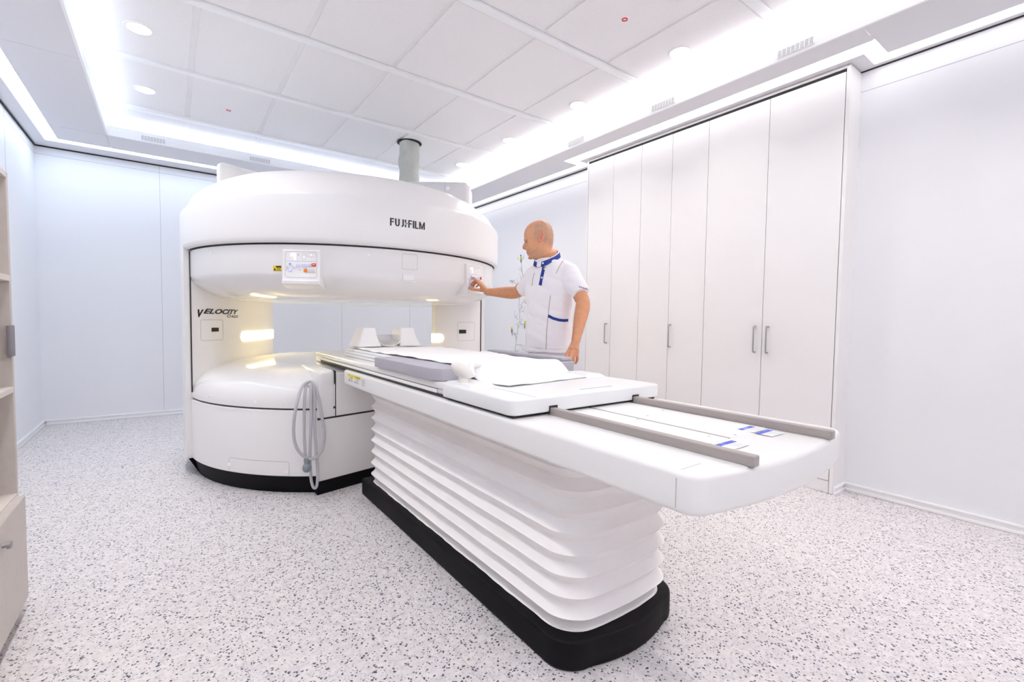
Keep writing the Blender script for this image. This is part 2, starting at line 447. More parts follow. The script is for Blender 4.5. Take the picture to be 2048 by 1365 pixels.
# ---- recessed downlights
dl = [(-.128, 3.99, 'round downlight in the ceiling tile nearest the top left corner of the photo'),
      (-.130, 5.02, 'round downlight at the left, second from the top left corner'),
      (2.895, 1.995, 'round downlight at the right, nearest to the viewer'),
      (2.895, 3.00, 'round downlight at the right, second from the viewer'),
      (2.893, 4.01, 'round downlight at the right, third from the viewer'),
      (2.89, 4.99, 'round downlight at the right, farthest back, just above the scanner')]
proto = None
for x, y, lab in dl:
    if proto is None:
        t = thing('recessed_downlight', lab, 'light', (x, y, ZC-.006), 'round ceiling downlights')
        ring = [(.066, ZC+.004), (.066, ZC-.004), (.074, ZC-.006), (.082, ZC-.003), (.082, ZC+.004)]
        p1 = obj('trim_ring', G().lathe(ring, (x, y), 40), M['white_trim'], t)
        p2 = obj('lens', G().cyl((x, y, ZC+.004), (0, 0, -1), .066, .006, 40), M['down'], t)
        proto = (t, [p1, p2])
    else:
        t = proto[0].copy(); COL.objects.link(t); t.location = (x, y, ZC-.006); t['label'] = lab
        for p in proto[1]:
            c = p.copy(); COL.objects.link(c); c.parent = t
# ---- smoke indicator discs
for x, y, lab in ((2.305, 1.99, 'small white ceiling disc with a red ring, near the top right of the ceiling'), (.467, 5.02, 'small white ceiling disc with a red centre above the left of the scanner')):
    t = thing('smoke_indicator', lab, 'detector', (x, y, ZC-.006), 'ceiling indicator discs')
    obj('housing', G().cyl((x, y, ZC), (0, 0, -1), .027, .006, 28, .002), M['white_trim'], t)
    obj('indicator', G().lathe([(.010, ZC-.006), (.010, ZC-.008), (.019, ZC-.008), (.019, ZC-.006)], (x, y), 24), M['red'], t, label='red ring')
# ---- vent grilles on the fascia
def vent(o, ux, w, lab):
    o = Vector(o); ux = Vector(ux); uz = Vector((0, 0, 1)); n = ux.cross(uz); h = .043
    t = thing('air_vent', lab, 'vent', tuple(o), 'air vent grilles on the ceiling fascia')
    obj('backing', G().obox(o + uz*h/2 + n*.001, ux, uz, n, w, h, .002), M['joint'], t)
    g = G()
    for k in range(9):
        g.obox(o + ux*(w*(k/8-.5)) + uz*h/2 + n*.004, ux, uz, n, .006, h, .006)
    for k in range(6): g.obox(o + uz*(h*k/5) + n*.0035, ux, uz, n, w, .0035, .005)
    obj('grille', g, M['white_trim'], t)
vent((FXR-.0155, 1.375, ZS+.018), (0, -1, 0), .21, 'white grille vent on the right fascia, nearest to the viewer')
vent((FXR-.0155, 2.352, ZS+.018), (0, -1, 0), .21, 'white grille vent on the right fascia, middle of the three there')
vent((FXR-.0155, 3.334, ZS+.018), (0, -1, 0), .21, 'white grille vent on the right fascia, farthest from the viewer')
vent((-.095, FYB-.0155, ZS+.012), (1, 0, 0), .19, 'white grille vent on the back fascia, left of the scanner')
vent((.84, FYB-.0155, ZS+.012), (1, 0, 0), .20, 'white grille vent on the back fascia, just above the scanner')

# ---- tall wardrobes on the right
CX = 3.592
def handle(y, parent):
    x = CX-.032
    pts = [(CX, y, 1.128), (x+.008, y, 1.128), (x+.002, y, 1.126), (x, y, 1.118), (x, y, 1.0), (x, y, .942), (x+.002, y, .934), (x+.008, y, .932), (CX, y, .932)]
    obj('handle', G().tube(pts, .0055, 10), M['steel'], parent, label='steel bar handle')
def wardrobe(lab, y0, y1, doors):
    t = thing('wardrobe', lab, 'cabinet', (3.69, (y0+y1)/2, 0), 'built-in wardrobes on the right wall')
    obj('carcass', G().box(CX+.02, XR-.002, y0+.001, y1-.001, 0, 2.825), M['cab_edge'], t)
    obj('plinth', G().box(CX+.004, CX+.02, y0+.002, y1-.002, .002, .083), M['cab'], t)
    for a, b, hy in doors:
        d = obj('door', G().box(CX, CX+.019, a+.002, b-.002, .088, 2.805, bev=.001, seg=1), M['cab'], t)
        if hy: handle(hy, d)
    return t
wardrobe('white wardrobe nearest the viewer, with two handles side by side at the centre', 1.222, 2.18, [(1.222, 1.70, 1.655), (1.70, 2.18, 1.748)])
wardrobe('middle white wardrobe of narrow doors with a single handle', 2.18, 2.855, [(2.18, 2.522, 2.492), (2.522, 2.855, None)])
wardrobe('farthest white wardrobe, the one behind the standing man', 2.855, 3.54, [(2.855, 3.197, None), (3.197, 3.54, 3.245)])
g = G().box(CX, XR, 1.198, 1.22, 0, 2.84); g.box(CX, XR, 3.542, 3.562, 0, 2.84); g.box(CX+.004, XR, 1.22, 3.542, 2.828, 2.846)
struct('trim_5', g, M['cab'])
g = G().box(CX+.008, CX+.03, 1.22, 3.542, 2.806, 2.827); struct('trim_6', g, M['shadow_gap'])
g = G().box(CX+.004, CX+.02, 1.2195, 1.2225, 0, 2.83); struct('trim_7', g, M['shadow_gap'])

# ---- bird and branch wall sticker on the right wall
dc = thing('wall_sticker', 'wall sticker of thin leafless branches with small birds, behind the man', 'sticker', (XR-.001, 5.0, .7))
g = G()
def branch(p, q, w, depth):
    p = Vector(p); q = Vector(q); d = q-p; L = d.length
    mid = p.lerp(q, .5) + Vector((-d.y, d.x))*random.uniform(-.08, .08)
    pts = [p, mid, q]
    for a, b, wa, wb_ in ((p, mid, w, w*.85), (mid, q, w*.85, w*.65)):
        e = (b-a).normalized(); nn = Vector((-e.y, e.x))
        vs = [a-nn*wa, a+nn*wa, b+nn*wb_, b-nn*wb_]
        g.raw([(XR-.0015, v.x, v.y) for v in vs], [(0, 1, 2, 3)])
    if depth > 0:
        for k in range(random.choice((2, 3, 3))):
            s = random.uniform(.3, .95); base = p.lerp(q, s)
            an = math.atan2(d.y, d.x) + random.choice((-1, 1))*random.uniform(.45, .95)
            ln = L*random.uniform(.3, .55)
            branch(base, base + Vector((math.cos(an), math.sin(an)))*ln, w*.6, depth-1)
def wp(px, py): v = on_x(px, py, XR); return Vector((v.y, v.z))
trunk = [(1030, 706), (1035, 668), (1040, 640), (1038, 612), (1041, 582), (1046, 552), (1043, 520)]
for a, b in zip(trunk, trunk[1:]): branch(wp(*a), wp(*b), .0035, 2)
for a, b in (((1035, 668), (1026, 668)), ((1040, 645), (1050, 655)), ((1033, 690), (1052, 694)), ((1040, 612), (1053, 600)), ((1041, 582), (1025, 560)), ((1046, 552), (1059, 540)), ((1030, 700), (1040, 708)), ((1030, 560), (1022, 566)), ((1036, 640), (1028, 628)), ((1040, 625), (1050, 618)), ((1046, 552), (1040, 533))):
    branch(wp(*a), wp(*b), .0024, 2)
obj('branches', g, M['branch'], dc, smooth=0)
def bird(px, py, mats, flip=1, ln=.075):
    c = wp(px, py); g = G()
    def bl(u, v): return (XR-.002, c.x + flip*u*ln, c.y + v*ln)
    def poly(pts, mi):
        g.mi = mi; g.raw([bl(*p) for p in pts], [tuple(range(len(pts)))])
    poly([(math.cos(a)*.24+.02, math.sin(a)*.42) for a in [2*PI*k/14 for k in range(14)]], 0)
    poly([(.05+math.cos(a)*.17, .48+math.sin(a)*.17) for a in [2*PI*k/12 for k in range(12)]], 1)
    poly([(-.12, .2), (.0, .1), (-.02, -.45), (-.16, -.35)], 2)
    poly([(-.08, -.35), (.1, -.35), (-.02, -.85), (-.14, -.8)], 2)
    poly([(.2, .5), (.34, .46), (.2, .43)], 1)
    obj('bird', g, mats, dc, smooth=0)
bird(1042, 517, [M['bird_yellow'], M['bird_black'], M['bird_black']])
bird(1052, 597, [M['bird_yellow'], M['bird_yellow'], M['bird_black']], -1)
bird(1050, 649, [M['bird_yellow'], M['bird_yellow'], M['bird_black']], -1)
bird(1024, 662, [M['bird_orange'], M['bird_yellow'], M['bird_blue']], 1)
bird(1059, 629, [M['bird_black'], M['bird_black'], M['bird_black']], 1)

# ---- open shelving unit at the left edge
SX, SXD, SY0, SY1 = -.49, -.456, .9, 2.612
t = thing('shelving_unit', 'beige open shelving unit with a low cupboard at the left edge', 'shelf', (-.77, 1.75, 0))
obj('side_panel', G().box(-1.035, SX, SY1-.022, SY1, .02, 1.69, bev=.001, seg=1), M['shelf'], t)
obj('side_panel', G().box(-1.035, SX, SY0, SY0+.022, .02, 1.69, bev=.001, seg=1), M['shelf'], t)
obj('back_panel', G().box(-1.045, -1.035, SY0, SY1, .02, 1.69), M['shelf'], t)
for z in (1.275, .845, .425):
    obj('shelf_board', G().box(-1.034, SX+.001, SY0+.022, SY1-.022, z, z+.022, bev=.001, seg=1), M['shelf_edge'], t)
obj('top_board', G().box(-1.035, SX, SY0, SY1-.0225, 1.668, 1.69, bev=.001, seg=1), M['shelf_edge'], t)
d = obj('door', G().box(SX+.004, SXD, SY0+.01, 2.528, .052, .452, bev=.002, seg=1), M['shelf'], t)
kn = on_x(4, 1093, SXD)
obj('knob', G().cyl((SXD, kn.y, kn.z), (1, 0, 0), .007, .012, 16).cyl((SXD+.012, kn.y, kn.z), (1, 0, 0), .013, .012, 20, .003), M['steel'], d, label='round grey knob')
obj('plinth', G().box(-1.03, SX-.03, SY0+.02, SY1-.03, 0, .05), M['shelf'], t)
obj('door_catch', G().box(SX-.004, SX+.006, SY1-.074, SY1-.002, .985, 1.105, bev=.002), M['grey_plastic'], t, label='dark grey plastic catch plate')
# small white box with a raised flap standing on the lowest open shelf
bx = thing('white_box', 'small white carton with a raised flap on the lowest shelf at the left edge', 'box', (-.56, 2.47, .447))
obj('carton', G().box(-.64, -.525, 2.40, 2.49, .448, .555, bev=.003), M['label_white'], bx)
g = G(); g.rings([[(-.645, 2.395, .556), (-.515, 2.395, .556), (-.515, 2.505, .575), (-.645, 2.505, .575)], [(-.645, 2.395, .562), (-.515, 2.395, .562), (-.515, 2.505, .582), (-.645, 2.505, .582)]])
obj('flap', g, M['label_white'], bx)
# ================================================================== THE SCANNER
MX, MY = 1.36, 4.24
MC = (MX, MY)
R_OUT, R_POLE = 1.285, 1.245
mri = thing('mri_scanner', 'big round white open MRI scanner with two decks joined by posts', 'scanner', (MX, MY, 0))
def arc(r0, z0, r1, z1, n, cx, cz, rad, a0, a1):
    return [(cx+rad*math.cos(math.radians(a0+(a1-a0)*k/n)), cz+rad*math.sin(math.radians(a0+(a1-a0)*k/n))) for k in range(n+1)]
def shoulder(r, z, a):
    # the shoulder line sits highest at the front and sinks towards the sides
    if z < 1.70 or z > 1.99 or r < 1.2: return z
    return z - .045*(math.sin(a/2+PI/4)**2 if False else abs(math.cos(a))**2.5)
top_prof = [(1e-7, 2.168), (.90, 2.167), (.97, 2.160), (1.03, 2.143), (1.09, 2.112), (1.15, 2.070), (1.21, 2.018), (1.255, 1.972), (1.272, 1.955), (1.281, 1.942), (R_OUT, 1.928), (R_OUT, 1.70), (R_OUT, 1.655)]
top_prof += [(1.284, 1.645), (1.279, 1.633), (1.268, 1.624), (1.255, 1.622), (1.249, 1.628), (1.249, 1.66), (1e-7, 1.66)]
obj('top_cover', G().lathe(top_prof, MC, 144, zf=shoulder), M['mri'], mri, smooth=28)
obj('shadow_gap', G().lathe([(1.20, 1.612), (1.244, 1.612), (1.244, 1.66), (1.20, 1.66)], MC, 144, closed_profile=True), M['seam'], mri, label='thin black seam under the top cover')
# upper deck: a shallow bowl
ZB = 1.285
up = [(1e-7, 1.612), (R_POLE, 1.612), (R_POLE, 1.436), (1.241, 1.420), (1.232, 1.404), (1.205, 1.376), (1.165, 1.348), (1.11, 1.322), (1.05, 1.303), (.985, 1.291), (.92, ZB), (1e-7, ZB)]
obj('upper_deck', G().lathe(up, MC, 144), M['mri_gloss'], mri, smooth=40)
# lower deck: a dome that rises gently to the middle
dn = [(1e-7, .812), (.45, .8115), (.75, .808), (.92, .799), (1.02, .784), (1.10, .759), (1.165, .723), (1.21, .685), (1.237, .635), (R_POLE, .59), (R_POLE, .562), (1e-7, .562)]
CUTP, CUTN = (.76, 3.131, 0), (.2241, -.9746, 0)
obj('lower_deck', G().lathe(dn, MC, 144).cut(CUTP, CUTN), M['mri_gloss'], mri, smooth=50)
obj('shadow_gap', G().lathe([(1.18, .548), (1.238, .548), (1.238, .566), (1.18, .566)], MC, 144, closed_profile=True).cut(CUTP, CUTN), M['seam'], mri, label='thin black seam around the lower deck')
lowp = [(1e-7, .552), (1.236, .552), (R_POLE+.003, .544), (R_POLE+.003, .508), (R_POLE+.004, .505), (R_POLE+.004, .12), (1.20, .12), (1e-7, .12)]
obj('lower_cover', G().lathe(lowp, MC, 144).cut(CUTP, CUTN), M['mri'], mri)
obj('base_skirt', G().lathe([(1e-7, .12), (1.240, .12), (1.236, .105), (1.21, .0), (1e-7, .0)], MC, 144).cut(CUTP, CUTN), M['black'], mri, label='black base skirt')

# ---- the two posts (their inner faces are smooth curves in plan)
def post_curve(rel): return catmull([(MX+a, MY+b, 0) for a, b in rel], 12)
left_curve = post_curve([(-1.234, -.18), (-1.14, -.12), (-1.03, -.02), (-.90, .16), (-.76, .38), (-.63, .64), (-.53, .87)])
right_curve = post_curve([(1.234, -.18), (1.10, -.185), (.96, -.18), (.82, -.15), (.745, -.11), (.735, -.06)])
def arc_pts(a0, a1, n=30, r=R_OUT): return [Vector((MX+r*math.cos(math.radians(a0+(a1-a0)*k/n)), MY+r*math.sin(math.radians(a0+(a1-a0)*k/n)), 0)) for k in range(n+1)]
left_poly = left_curve + [Vector((MX-.56, MY+1.0, 0))] + arc_pts(117, 188.6)
right_poly = right_curve + [Vector((MX+1.02, MY+.42, 0)), Vector((MX+1.09, MY+.58, 0))] + arc_pts(28, -8.6)
for poly in (left_poly, right_poly):
    p_ = obj('post', G().prism(poly, .12, 1.655), M['mri'], mri, smooth=30)
    c = sum((Vector(p) for p in poly), Vector())/len(poly)
    ring = lambda k, z: [(MX+(p.x-MX)*k, MY+(p.y-MY)*k, z) for p in poly]
    obj('post_skirt', G().rings([ring(.94, 0), ring(.985, .105), ring(.992, .12)]), M['black'], mri, smooth=30, label='black base under the post')
class Curve:
    def __init__(s, pts, sign):
        s.p = pts; s.sign = sign; s.L = [0]
        for a, b in zip(pts, pts[1:]): s.L.append(s.L[-1] + (b-a).length)
    def at(s, u, z):
        u = min(max(u, 0), s.L[-1]-1e-6)
        i = max(k for k in range(len(s.L)-1) if s.L[k] <= u)
        t = (u-s.L[i])/(s.L[i+1]-s.L[i]); p = s.p[i].lerp(s.p[i+1], t); d = (s.p[i+1]-s.p[i]).normalized()
        n = Vector((d.y, -d.x, 0))*s.sign
        return Vector((p.x, p.y, z)), n
    def hit(s, px, py):
        d = ray(px, py); best = None
        for i in range(len(s.p)-1):
            a, b = s.p[i], s.p[i+1]; e = b-a
            den = d.x*e.y - d.y*e.x
            if abs(den) < 1e-9: continue
            t = (a.x*e.y - a.y*e.x)/den; w = (a.x*d.y - a.y*d.x)/den
            if -1e-6 <= w <= 1+1e-6 and t > 0 and (best is None or t < best[0]): best = (t, s.L[i]+w*e.length)
        t, u = best
        return u, (CAM + d*t).z
LC, RC = Curve(left_curve, 1), Curve(right_curve, -1)
def cyl_map(r):
    """u = arc length to the right of the front (seen from outside), v = height"""
    def f(u, v):
        a = -PI/2 + u/r; n = Vector((math.cos(a), math.sin(a), 0))
        return Vector((MX, MY, 0)) + n*r + Vector((0, 0, v)), n
    return f
def u_deg(deg, r): return math.radians(deg+90)*r
CP, CO, CL = cyl_map(R_POLE), cyl_map(R_OUT), cyl_map(R_POLE+.004)
# vertical black gaps at the outer edges of the post faces
for C_, s_ in ((LC, 1), (RC, -1)):
    p0, n0 = C_.at(.002, 0)
    g = G(); g.box(p0.x-.004, p0.x+.004, p0.y-.006, p0.y+.004, .60, 1.612); obj('shadow_gap', g, M['seam'], mri, label='vertical black gap beside the post')
# lamps in the posts
def strip(C_, u0, u1, z, h, m, name, lab=None, off=.004, round_l=False, round_r=False):
    us = [u0 + h/2*(1-math.cos(PI/2*k/14)) for k in range(15)] + [u0+h/2+(u1-u0-h/2)*k/30 for k in range(1, 31)]
    g = G(); R = []
    for u in us:
        hh = h
        if round_l and u-u0 < h/2: hh = 2*math.sqrt(max(1e-6, (h/2)**2-(h/2-(u-u0))**2))
        if round_r and u1-u < h/2: hh = 2*math.sqrt(max(1e-6, (h/2)**2-(h/2-(u1-u))**2))
        p, nn = C_.at(u, z)
        R.append([p - Vector((0, 0, hh/2)) - nn*.01, p - Vector((0, 0, hh/2)) + nn*off, p + Vector((0, 0, hh/2)) + nn*off, p + Vector((0, 0, hh/2)) - nn*.01])
    g.rings(R); o = obj(name, g, m, mri)
    if lab: o['label'] = lab
    return o
u0, z0 = LC.hit(482, 674)
strip(LC, u0, LC.L[-1]-.004, .985, .080, M['bore_lamp'], 'lamp', 'glowing warm white lamp strip', round_l=True)
u0, z0 = RC.hit(887, 674)
strip(RC, u0, RC.L[-1]-.002, .965, .078, M['bore_lamp'], 'lamp', 'glowing warm white lamp strip', round_l=True)
# access hatches with dark displays, and the name plates
def hatch(C_, pxs, disp):
    (x0, y0), (x1, y1) = pxs
    ua, za = C_.hit(x0, y0); ub, zb = C_.hit(x1, y1)
    if ua > ub: ua, ub = ub, ua
    f = lambda u, v: C_.at(u, v)
    g = G(); decal(g, outline_2d(round_rect(ua, ub, min(za, zb), max(za, zb), .014), .003), f, .001)
    h = obj('hatch_outline', g, M['seam_soft'], mri, smooth=0)
    (x0, y0), (x1, y1) = disp
    ua, za = C_.hit(x0, y0); ub, zb = C_.hit(x1, y1)
    g = G(); p, n = C_.at((ua+ub)/2, (za+zb)/2); d = Vector((-n.y, n.x, 0))
    g.obox(p, d, Vector((0, 0, 1)), n, abs(ub-ua), abs(za-zb), .006, bev=.001, seg=1)
    obj('display', g, M['ink'], mri, label='small black display window')
hatch(LC, ((401, 640), (446, 680)), ((423, 656), (437, 663.5)))
hatch(RC, ((949, 645), (915, 682)), ((932, 660), (918, 667.5)))
def text_on(f, body, u, v, size, m, name, shear=0, bold=0, width=None, off=.0015, spacing=1.0, parent=None):
    vs, fs = text_2d(body, size, shear, bold, spacing)
    x0 = min(p[0] for p in vs); x1 = max(p[0] for p in vs)
    k = width/(x1-x0) if width else 1
    g = G(); decal(g, ([(u+(p[0]-x0)*k, v+p[1]) for p in vs], fs), f, off)
    return obj(name, g, m, parent or mri, smooth=0)
fl = lambda u, v: LC.at(u, v)
uv0, zt = LC.hit(395, 619); uv1, zb = LC.hit(477, 626)
ue, _ = LC.hit(407, 627); zbase = LC.hit(440, 628)[1]
text_on(fl, 'V', uv0, LC.hit(398, 634)[1], .074, M['ink'], 'lettering', .35, .0035, width=(ue-uv0)*1.05)
text_on(fl, 'ELOCITY', ue-.003, zbase, .050, M['ink'], 'lettering', .40, .0016, width=uv1-ue)
uo, zo = LC.hit(454, 635.5); uo1, _ = LC.hit(476, 636)
text_on(fl, 'O', uo, zo, .034, M['ink'], 'lettering', .3, .0003, width=(uo1-uo)*.29)
text_on(fl, 'ASIS', uo+(uo1-uo)*.31, zo, .026, M['ink'], 'lettering', .3, .0002, width=(uo1-uo)*.69)
# maker's lettering on the top cover
uf0, uf1 = u_deg(-98.05, R_OUT), u_deg(-87.1, R_OUT); zf0 = 1.762; hF = .0505; W = uf1-uf0
def glyph(ch, w, t):
    """heavy grotesque capitals, height 1: a list of polygons"""
    R = lambda a, b, c, d: [(a, c), (b, c), (b, d), (a, d)]
    def bend(cx, cy, rx, ry, a0, a1, n=10):
        out = []
        for k in range(n):
            p = [math.radians(a0+(a1-a0)*j/n) for j in (k, k+1)]
            out.append([(cx+rx*math.cos(p[0]), cy+ry*math.sin(p[0])), (cx+rx*math.cos(p[1]), cy+ry*math.sin(p[1])), (cx+(rx-t)*math.cos(p[1]), cy+(ry-t*.8)*math.sin(p[1])), (cx+(rx-t)*math.cos(p[0]), cy+(ry-t*.8)*math.sin(p[0]))])
        return out
    if ch == 'F': return [R(0, t, 0, 1), R(t, w, 1-t*.8, 1), R(t, w*.92, .46, .46+t*.8)]
    if ch == 'U': return [R(0, t, .36, 1), R(w-t, w, .36, 1)] + bend(w/2, .36, w/2, .36, 180, 360)
    if ch == 'J': return [R(w-t, w, .32, 1)] + bend(w*.36, .32, w*.64, .32, 255, 360)
    if ch == 'I': return [R(0, t, 0, 1)]
    if ch == 'i': return [R(0, t*.95, .60, 1), R(t*.35, t*.95, .40, .55), R(0, t*.95, 0, .34), R(t*1.15, t*1.75, .44, .60)]
    if ch == 'L': return [R(0, t, 0, 1), R(t, w, 0, t*.8)]
    if ch == 'M': return [R(0, t*.9, 0, 1), R(w-t*.9, w, 0, 1), [(t*.9, 1), (t*.9, .62), (w/2-t*.28, 0), (w/2, 0), (w/2, .36)], [(w-t*.9, 1), (w/2, .36), (w/2, 0), (w/2+t*.28, 0), (w-t*.9, .62)]]
x = 0; lay = []
for ch, w in (('F', .50), ('U', .60), ('J', .42), ('i', .32), ('F', .50), ('I', .17), ('L', .47), ('M', .80)):
    lay.append((ch, x, w)); x += w + .11
tot = x - .11
for ch, x, w in lay:
    g = G()
    for poly in glyph(ch, w, .20):
        decal(g, ([(uf0+W*(x+px_)/tot, zf0+hF*py_) for px_, py_ in poly], [tuple(range(len(poly)))]), CO, .0015)
    obj('letter', g, M['ink'], mri, smooth=0)

# ---- operator panels on the upper deck
def op_panel(deg, z1, lit):
    a = math.radians(deg); n = Vector((math.cos(a), math.sin(a), 0)); ux = Vector((-n.y, n.x, 0)); uz = Vector((0, 0, 1))
    o = Vector((MX, MY, 0)) + n*(R_POLE+.004); w, h = .205, .175
    # console body: flat face, lower lip standing proud of the bowl
    prof = [(-.02, z1+.010), (.004, z1+.010), (.010, z1+.002), (.020, z1-h-.005), (.026, z1-h-.014), (.026, z1-h-.032), (.018, z1-h-.040), (-.055, z1-h-.058), (-.085, z1-h-.058), (-.03, z1-h+.03)]
    g = G(); R = []
    for s_, k in ((-1.0, .86), (-.97, .96), (-.93, 1), (.93, 1), (.97, .96), (1.0, .86)):
        R.append([o + ux*(s_*(w/2+.014)) + n*(p[0]*k if p[0] > 0 else p[0]) + uz*p[1] for p in prof])
    g.rings(R); body = obj('control_panel', g, M['mri'], mri, smooth=30)
    f = lambda u, v: (o + ux*(u-w/2) + uz*(z1-v) + n*(.0105+.0102*v/h), n)     # u right, v down from the top edge
    def dec(name, vf, m, off=.0012, label=None):
        g = G(); decal(g, vf, f, off); return obj(name, g, m, body, smooth=0, label=label)
    dec('panel_outline', outline_2d([(x, y) for x, y in round_rect(.006, w-.006, .004, h-.008, .016)], .0018), M['seam_soft'])
    dec('divider', rect_2d(.008, w-.008, .0645, .0665), M['seam_soft'])
    dec('readout_frame', outline_2d([(.112, .010), (.128, .010), (.128, .056), (.112, .056)], .0012), M['seam_soft'])
    dec('readout_frame', outline_2d([(.138, .012), (w-.012, .012), (w-.012, .036), (.138, .036)], .0012), M['seam_soft'])
    def txt(body_, u, v, size, m, width=None, bold=.0004):
        vs, fs = text_2d(body_, size, .12, bold); x0 = min(p[0] for p in vs); x1 = max(p[0] for p in vs); k = (width/(x1-x0)) if width else 1
        g = G(); decal(g, ([(u+(p[0]-x0)*k, v-p[1]) for p in vs], fs), f, .002); obj('digits', g, m, body, smooth=0)
    txt('150', .036, .034, .026, M['glow_white'], .036, .0014)
    txt('0', .058, .056, .024, M['glow_white'], .013, .0014)
    dec('indicator', rect_2d(.115, .124, .034, .042), M['glow_white']); dec('indicator', rect_2d(.160, .168, .020, .028), M['glow_white'])
    g = G(); decal(g, outline_2d([(.083+.0055*math.cos(t), .024+.0055*math.sin(t)) for t in [2*PI*k/20 for k in range(20)]], .0025), f, .0015); obj('dial_mark', g, M['joint'], body, smooth=0)
    def key(u, v, kw, kh, m, lab=None, text=None, tm=None):
        p, _ = f(u+kw/2, v+kh/2); g = G(); g.obox(p + n*.002, ux, uz, n, kw, kh, .007, bev=.0015, seg=2)
        b = obj('button', g, m, body)
        if lab: b['label'] = lab
        if text:
            vs, fs = text_2d(text, kh*.5, 0, .0003); x0 = min(q[0] for q in vs); x1 = max(q[0] for q in vs); k = kw*.7/(x1-x0)
            g = G(); decal(g, ([(u+kw*.15+(q[0]-x0)*k, v+kh*.66-q[1]) for q in vs], fs), f, .0068)
            obj('key_legend', g, tm or M['ink'], body, smooth=0)
    def rkey(u, v, r, m, arrow=0):
        p, _ = f(u, v); g = G().cyl(p - n*.001, n, r, .006, 24, .0015)
        b = obj('button', g, m, body)
    rkey(.036, .084, .0095, M['glow_blue'] if lit else M['button_white']); rkey(.036, .122, .0105, M['glow_blue']); rkey(.017, .104, .009, M['button_white']); rkey(.056, .104, .009, M['button_white'])
    dec('arrow_mark', ([(.012, .104), (.018, .099), (.018, .109)], [(0, 1, 2)]), M['glow_green'], .0062); dec('arrow_mark', ([(.061, .104), (.055, .099), (.055, .109)], [(0, 1, 2)]), M['glow_green'], .0062)
    dec('arrow_mark', ([(.036, .079), (.031, .086), (.041, .086)], [(0, 1, 2)]), M['ink'], .0062); dec('arrow_mark', ([(.036, .127), (.031, .120), (.041, .120)], [(0, 1, 2)]), M['glow_white'], .0062)
    key(.072, .082, .022, .020, M['glow_blue'], 'lit blue button'); key(.099, .082, .014, .020, M['button_white']); key(.118, .082, .022, .020, M['glow_blue'], 'lit blue button')
    key(.146, .078, .019, .019, M['button_white']); key(.170, .077, .024, .019, M['red'], 'red button'); dec('key_legend', rect_2d(.175, .189, .0845, .0885), M['label_white'], .0075)
    key(.120, .112, .020, .021, M['orange'], 'orange button'); key(.147, .113, .018, .020, M['button_white']); key(.171, .113, .018, .020, M['button_white'])
    dec('key_legend', rect_2d(.086, .104, .119, .122), M['seam_soft'])
op_panel(-122.6, 1.570, True)
op_panel(-63.0, 1.567, True)
def sticker(f, u, v, w, h, name='warning_sticker'):
    g = G(); decal(g, rect_2d(u, u+w, v, v+h, 4), f, .0012); st = obj(name, g, M['yellow'], mri, smooth=0, label='small yellow warning sticker')
    g = G(); decal(g, rect_2d(u+w*.35, u+w*.96, v+h*.64, v+h*.95, 3), f, .0018); decal(g, ([(u+w*.08, v+h*.15), (u+w*.34, v+h*.15), (u+w*.21, v+h*.6)], [(0, 1, 2)]), f, .0018); decal(g, rect_2d(u+w*.1, u+w, v, v+h*.07, 3), f, .0018)
    for k in range(2): decal(g, rect_2d(u+w*.42, u+w*.9, v+h*(.2+.18*k), v+h*(.28+.18*k), 2), f, .0018)
    obj('sticker_print', g, M['ink'], st, smooth=0)
sticker(CP, u_deg(-131.2, R_POLE), 1.444, .057, .033)
sticker(CP, u_deg(-57.3, R_POLE), 1.450, .030, .028)
# sensor window with a small recess under it
g = G(); decal(g, outline_2d(round_rect(u_deg(-93.7, R_POLE), u_deg(-88.7, R_POLE), 1.488, 1.592, .008), .0025), CP, .001); obj('sensor_window', g, M['seam_soft'], mri, smooth=0)
g = G()
p, n = CP(u_deg(-91.45, R_POLE), 1.434); tx = Vector((-n.y, n.x, 0)); uz = Vector((0, 0, 1))
for a, b, c, d in ((-.048, -.040, -.026, .026), (.040, .048, -.026, .026), (-.048, .048, .018, .026), (-.048, .048, -.032, -.024)):
    g.obox(p + tx*(a+b)/2 + uz*(c+d)/2, tx, uz, n, b-a, d-c, .010, bev=.0015, seg=1)
obj('sensor_recess', g, M['mri'], mri)
g = G(); g.obox(p, tx, uz, n, .082, .040, .003); obj('sensor_plate', g, M['panel_white'], mri)
# service cover on the lower front, with its two screw caps
g = G(); poly = round_rect(u_deg(-147.6, R_POLE), u_deg(-126.9, R_POLE), .10, .215, .02)
pts = [q for q in poly if q[1] > .122]; pts = [(pts[0][0], .121)] + pts + [(pts[-1][0], .121)] if False else poly
decal(g, outline_2d([(a, max(b, .1215)) for a, b in poly], .003), CL, .001); obj('service_cover_outline', g, M['seam_soft'], mri, smooth=0)
for dg, z in ((-147.6, .165), (-127.6, .150)):
    p, n = CL(u_deg(dg, R_POLE), z); obj('screw_cap', G().cyl(p - n*.001, n, .011, .006, 20, .002), M['panel_white'], mri)
for dg, z in ((-157.5, .60), (-137.5, .595), (-128, .60)):
    a = math.radians(dg); n = Vector((math.cos(a), math.sin(a), 0)); p = Vector((MX, MY, z)) + n*1.2445
    obj('screw_cap', G().cyl(p - n*.002, n, .010, .0035, 20, .001), M['panel_white'], mri)
for dg, z in ((-155, 1.575), (-104, 1.565)):
    p, n = CP(u_deg(dg, R_POLE), z); obj('screw_cap', G().cyl(p - n*.002, n, .010, .0035, 20, .001), M['panel_white'], mri)
